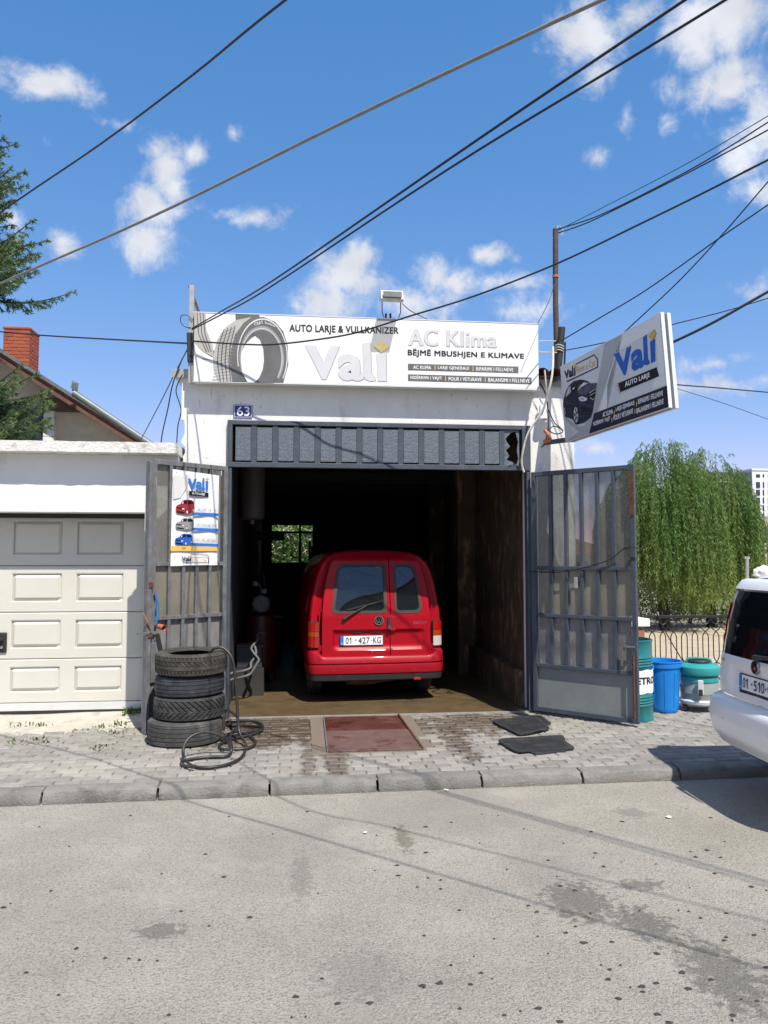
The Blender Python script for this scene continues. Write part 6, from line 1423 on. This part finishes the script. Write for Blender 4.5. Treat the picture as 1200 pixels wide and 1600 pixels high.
# ================================================================== TREES
def leafquads(V, Fc, T, p, d, w, tone):
    """one slim leaf: base p, direction d, half-width vector w"""
    k = len(V); V += [p - w * .4, p + w * .4, p + d * .5 + w, p + d, p + d * .5 - w]; Fc += [(k, k+1, k+2, k+4), (k+4, k+2, k+3)]; T += [tone] * 5
def leaf_obj(name, V, Fc, T, m, parent):
    inv = mw(parent).inverted() if parent else Matrix.Identity(4)
    me = bpy.data.meshes.new(name); me.from_pydata([inv @ v for v in V], [], Fc); tone_attr(me, T)
    return link(name, me, m, parent)
def willow(label, x, y, top, rad, seed, nstr, lean, lowz):
    q = random.Random(seed); t = thing('willow_tree', label, 'tree', (x, y, -.02), 0, 'willows beyond the fence')
    tk = MB(); base = Vector((x, y, -.1)); fork = base + Vector((lean * .25, 0, 1.5))
    tk.tube(spline([base, base + Vector((lean * .05, 0, .5)), base + Vector((-lean * .05, .05, 1.0)), fork, fork + Vector((lean * .3, 0, .9))]), [.15 - .003 * i for i in range(33)], 10)
    tips = []
    for i in range(9):
        a = i * .7 + q.uniform(-.2, .2); r_ = rad * q.uniform(.4, .75); e = Vector((x + math.cos(a) * r_, y + math.sin(a) * r_ * .9, top * q.uniform(.62, .8)))
        pts = spline([fork, fork.lerp(e, .45) + Vector((0, 0, .45)), e], 6); tk.tube(pts, [.08 * (1 - i_ / len(pts)) + .012 for i_ in range(len(pts))], 6); tips.append(e)
    tk.build('trunk', 'bark', t, sm=50)
    V, Fc, T = [], [], []
    boughs = [(q.uniform(0, 6.28), math.sqrt(q.random()), q.uniform(-.35, .25), q.choice((1, 1, 1, .92, .82, .66))) for _ in range(95)]   # strands hang in tresses from boughs
    for s in range(nstr):
        bo = q.choice(boughs); bx_, by_ = math.cos(bo[0]) * bo[1] * rad + q.gauss(0, .13), math.sin(bo[0]) * bo[1] * rad + q.gauss(0, .13)
        a = math.atan2(by_, bx_); rr = min(math.hypot(bx_, by_), rad * 1.08)
        lump = noise.noise(Vector((math.cos(a) * rr * 1.5, math.sin(a) * rr * 1.5, seed)))
        z = top * (1 - .32 * (rr / rad) ** 2.2 + .10 * lump) + q.uniform(-.1, .1)
        z *= bo[3] * q.uniform(.96, 1.0)
        p = Vector((x + math.cos(a) * rr, y + math.sin(a) * rr, z)); outw = Vector((math.cos(a), math.sin(a), 0))
        zend = lowz + .55 * noise.noise(Vector((p.x * .9, p.y * .9, 5))) + q.uniform(0, .9) + (.35 if rr > rad * .8 else 0)
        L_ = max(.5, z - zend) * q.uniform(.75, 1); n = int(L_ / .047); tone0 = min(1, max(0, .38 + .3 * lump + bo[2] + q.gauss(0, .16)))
        vel = outw * q.uniform(.2, .55) + Vector((0, 0, q.uniform(.0, .35)))
        sway = Vector((q.uniform(-.1, .1), q.uniform(-.1, .1), 0))
        for i in range(n):
            vel = vel.lerp(Vector((sway.x, sway.y, -1)), .16); p = p + vel.normalized() * .047
            for _ in range(2):
                d = (Vector((q.gauss(0, .5), q.gauss(0, .5), -.75)) + outw * .15).normalized() * q.uniform(.06, .115); w = d.cross(Vector((q.gauss(0, 1), q.gauss(0, 1), q.gauss(0, .4)))).normalized() * .0085
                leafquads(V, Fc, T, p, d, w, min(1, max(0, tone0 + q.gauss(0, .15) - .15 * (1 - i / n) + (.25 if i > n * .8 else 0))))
    # a few bare wisps above the crown
    for i in range(5):
        a = q.uniform(0, 6.28); p = Vector((x + math.cos(a) * rad * .5, y, top * .97)); 
        for j in range(16):
            p = p + Vector((.012 * math.cos(a), 0, .028 * (1 - j / 9)))
            d = Vector((q.gauss(0, .4), q.gauss(0, .4), -.8)).normalized() * .09; leafquads(V, Fc, T, p, d, d.cross(Vector((0, 1, .2))).normalized() * .008, .6)
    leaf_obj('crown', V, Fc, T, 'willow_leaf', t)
willow('weeping willow with dark bent trunk right behind the fence', 8.95, 18.2, 4.65, 1.3, 3, 1250, .5, .2)
willow('weeping willow on the right, partly behind the white car roof', 10.6, 18.9, 4.5, 1.1, 8, 1000, -.3, .3)
def bush(name, label, cat, boxes, n, m, seed, size=.06, parent=None):
    q = random.Random(seed); V, Fc, T = [], [], []
    b0 = boxes[0]; t = thing(name, label, cat, (b0[0], b0[1], 0))
    st = MB()
    for (cx, cy, cz, rx, ry, rz) in boxes:
        st.tube([Vector((cx, cy, -.1)), Vector((cx + .1, cy, cz * .6)), Vector((cx, cy, cz))], [.05, .035, .015], 6)
    st.build('stem', 'bark', t)
    for _ in range(n):
        cx, cy, cz, rx, ry, rz = q.choice(boxes)
        while True:
            v = Vector((q.uniform(-1, 1), q.uniform(-1, 1), q.uniform(-1, 1)))
            if .25 < v.length < 1: break
        k = 1 + .35 * noise.noise(v * 2 + Vector((cx, cy, cz)))
        p = Vector((cx + v.x * rx * k, cy + v.y * ry * k, max(.02, cz + v.z * rz * k)))
        d = Vector((q.gauss(0, 1), q.gauss(0, 1), q.gauss(.2, .8))).normalized() * size * q.uniform(.7, 1.4); w = d.cross(Vector((q.gauss(0, 1), q.gauss(0, 1), q.gauss(0, 1)))).normalized() * size * .32
        leafquads(V, Fc, T, p, d, w, min(1, max(0, q.gauss(.45, .28))))
    leaf_obj('foliage', V, Fc, T, m, t); return t
bush('leafy_bush', 'bright green leafy bush outside the back window of the workshop', 'bush', [(-.9, 21.3, 1.3, 1.1, .9, 1.6), (.4, 21.6, 1.6, 1.2, .9, 1.9), (-.2, 21.9, 2.3, 1.2, .8, 1.3)], 9000, 'bush_leaf', 4, .1)
bush('hedge', 'dark low hedge behind the fence below the willows', 'hedge', [(8.6 + i * .8, 20.6 + .2 * (i % 2), .45, .7, .5, .5 + .15 * (i % 3)) for i in range(8)], 9000, 'willow_leaf', 6, .07)
def spruce(label, x, y, height, seed):
    q = random.Random(seed); t = thing('spruce_tree', label, 'tree', (x, y, -.1))
    tk = MB(); tk.tube([Vector((x, y, -.1)), Vector((x, y, height))], [.24, .02], 10)
    V, Fc, T = [], [], []
    def needles(p0, p1, tone):
        ax_ = p1 - p0; L_ = ax_.length; n = max(5, int(L_ / .011)); ax_.normalize(); s1 = ax_.cross(Vector((.3, .2, 1))).normalized(); s2 = ax_.cross(s1)
        for i in range(n):
            a = q.uniform(0, 6.28); p = p0.lerp(p1, i / n); d = (ax_ * .75 + (s1 * math.cos(a) + s2 * math.sin(a)) * .75).normalized() * q.uniform(.055, .085)
            k = len(V); w = d.cross(s1 * math.sin(a) - s2 * math.cos(a)).normalized() * .0105; V.extend([p - w, p + w, p + d]); Fc.append((k, k + 1, k + 2)); T.extend([tone + q.gauss(0, .12)] * 3)
    z = 2.6
    while z < height - .15:
        frac = (z - 2.4) / (height - 2.4); Lb = 3.3 * (1 - frac) ** .62 + .12
        for b in range(q.choice((6, 7)) if z > 5 else 9):
            a = q.uniform(-1.9, 1.9) if q.random() < .72 else q.uniform(0, 6.28); L_ = Lb * q.uniform(.65, 1.06); L_ = min(L_, 1.85) if z < 5.05 else L_; L_ = min(L_, .95) if 5.05 < z < 6.55 and abs((a + 3.14) % 6.28 - 3.14) < 1.5 else L_; d = Vector((math.cos(a), math.sin(a), 0)); side = Vector((-d.y, d.x, 0)); old = Vector((x, y, z)); pts = [old]; n = max(6, int(L_ / .12))
            for i in range(1, n + 1):
                u = i / n; sag = -.35 * L_ * u * (1 - u) * 1.6 - .12 * L_ * u + .2 * L_ * max(0, u - .6) ** 1.3
                pts.append(Vector((x, y, z)) + d * L_ * u + Vector((0, 0, sag)) + side * .06 * L_ * math.sin(u * 5 + a))
            tk.tube(pts, [.028 * (1 - i / (n + 1)) + .004 for i in range(n + 1)], 5)
            for i in range(max(1, int(n * .22)), n + 1):
                u = i / n; ln = (.42 * L_ * (1 - u) * .55 + .1) * q.uniform(.7, 1.2); ln = min(ln, .55); tone = .2 + .5 * max(0, u - .45) + q.gauss(0, .12)
                for s_ in (-1, 1):
                    tip = pts[i] + (side * s_ * .8 + d * .75 + Vector((0, 0, q.uniform(-.42, .1)))).normalized() * ln
                    needles(pts[i], tip, tone); m1 = pts[i].lerp(tip, .5)
                    if ln > .2:
                        for s2_ in (-1, 1): needles(m1, m1 + ((tip - m1).normalized() + (d * s2_ * .5) + Vector((0, 0, q.uniform(-.5, .1)))).normalized() * ln * .45, tone + .1)
                if q.random() < .6: needles(pts[i], pts[i] + (d * .4 + Vector((0, 0, -.8))).normalized() * ln * .55, tone - .12)
            needles(pts[-2], pts[-1] + d * .06 + Vector((0, 0, .03)), .75)
        z += q.uniform(.17, .25)
    tk.build('trunk', 'bark', t, sm=50); leaf_obj('crown', V, Fc, [min(1, max(0, v)) for v in T], 'spruce_needle', t)
spruce('tall dark spruce reaching in from the left edge over the chimney', -6.15, 13.4, 10.2, 12)
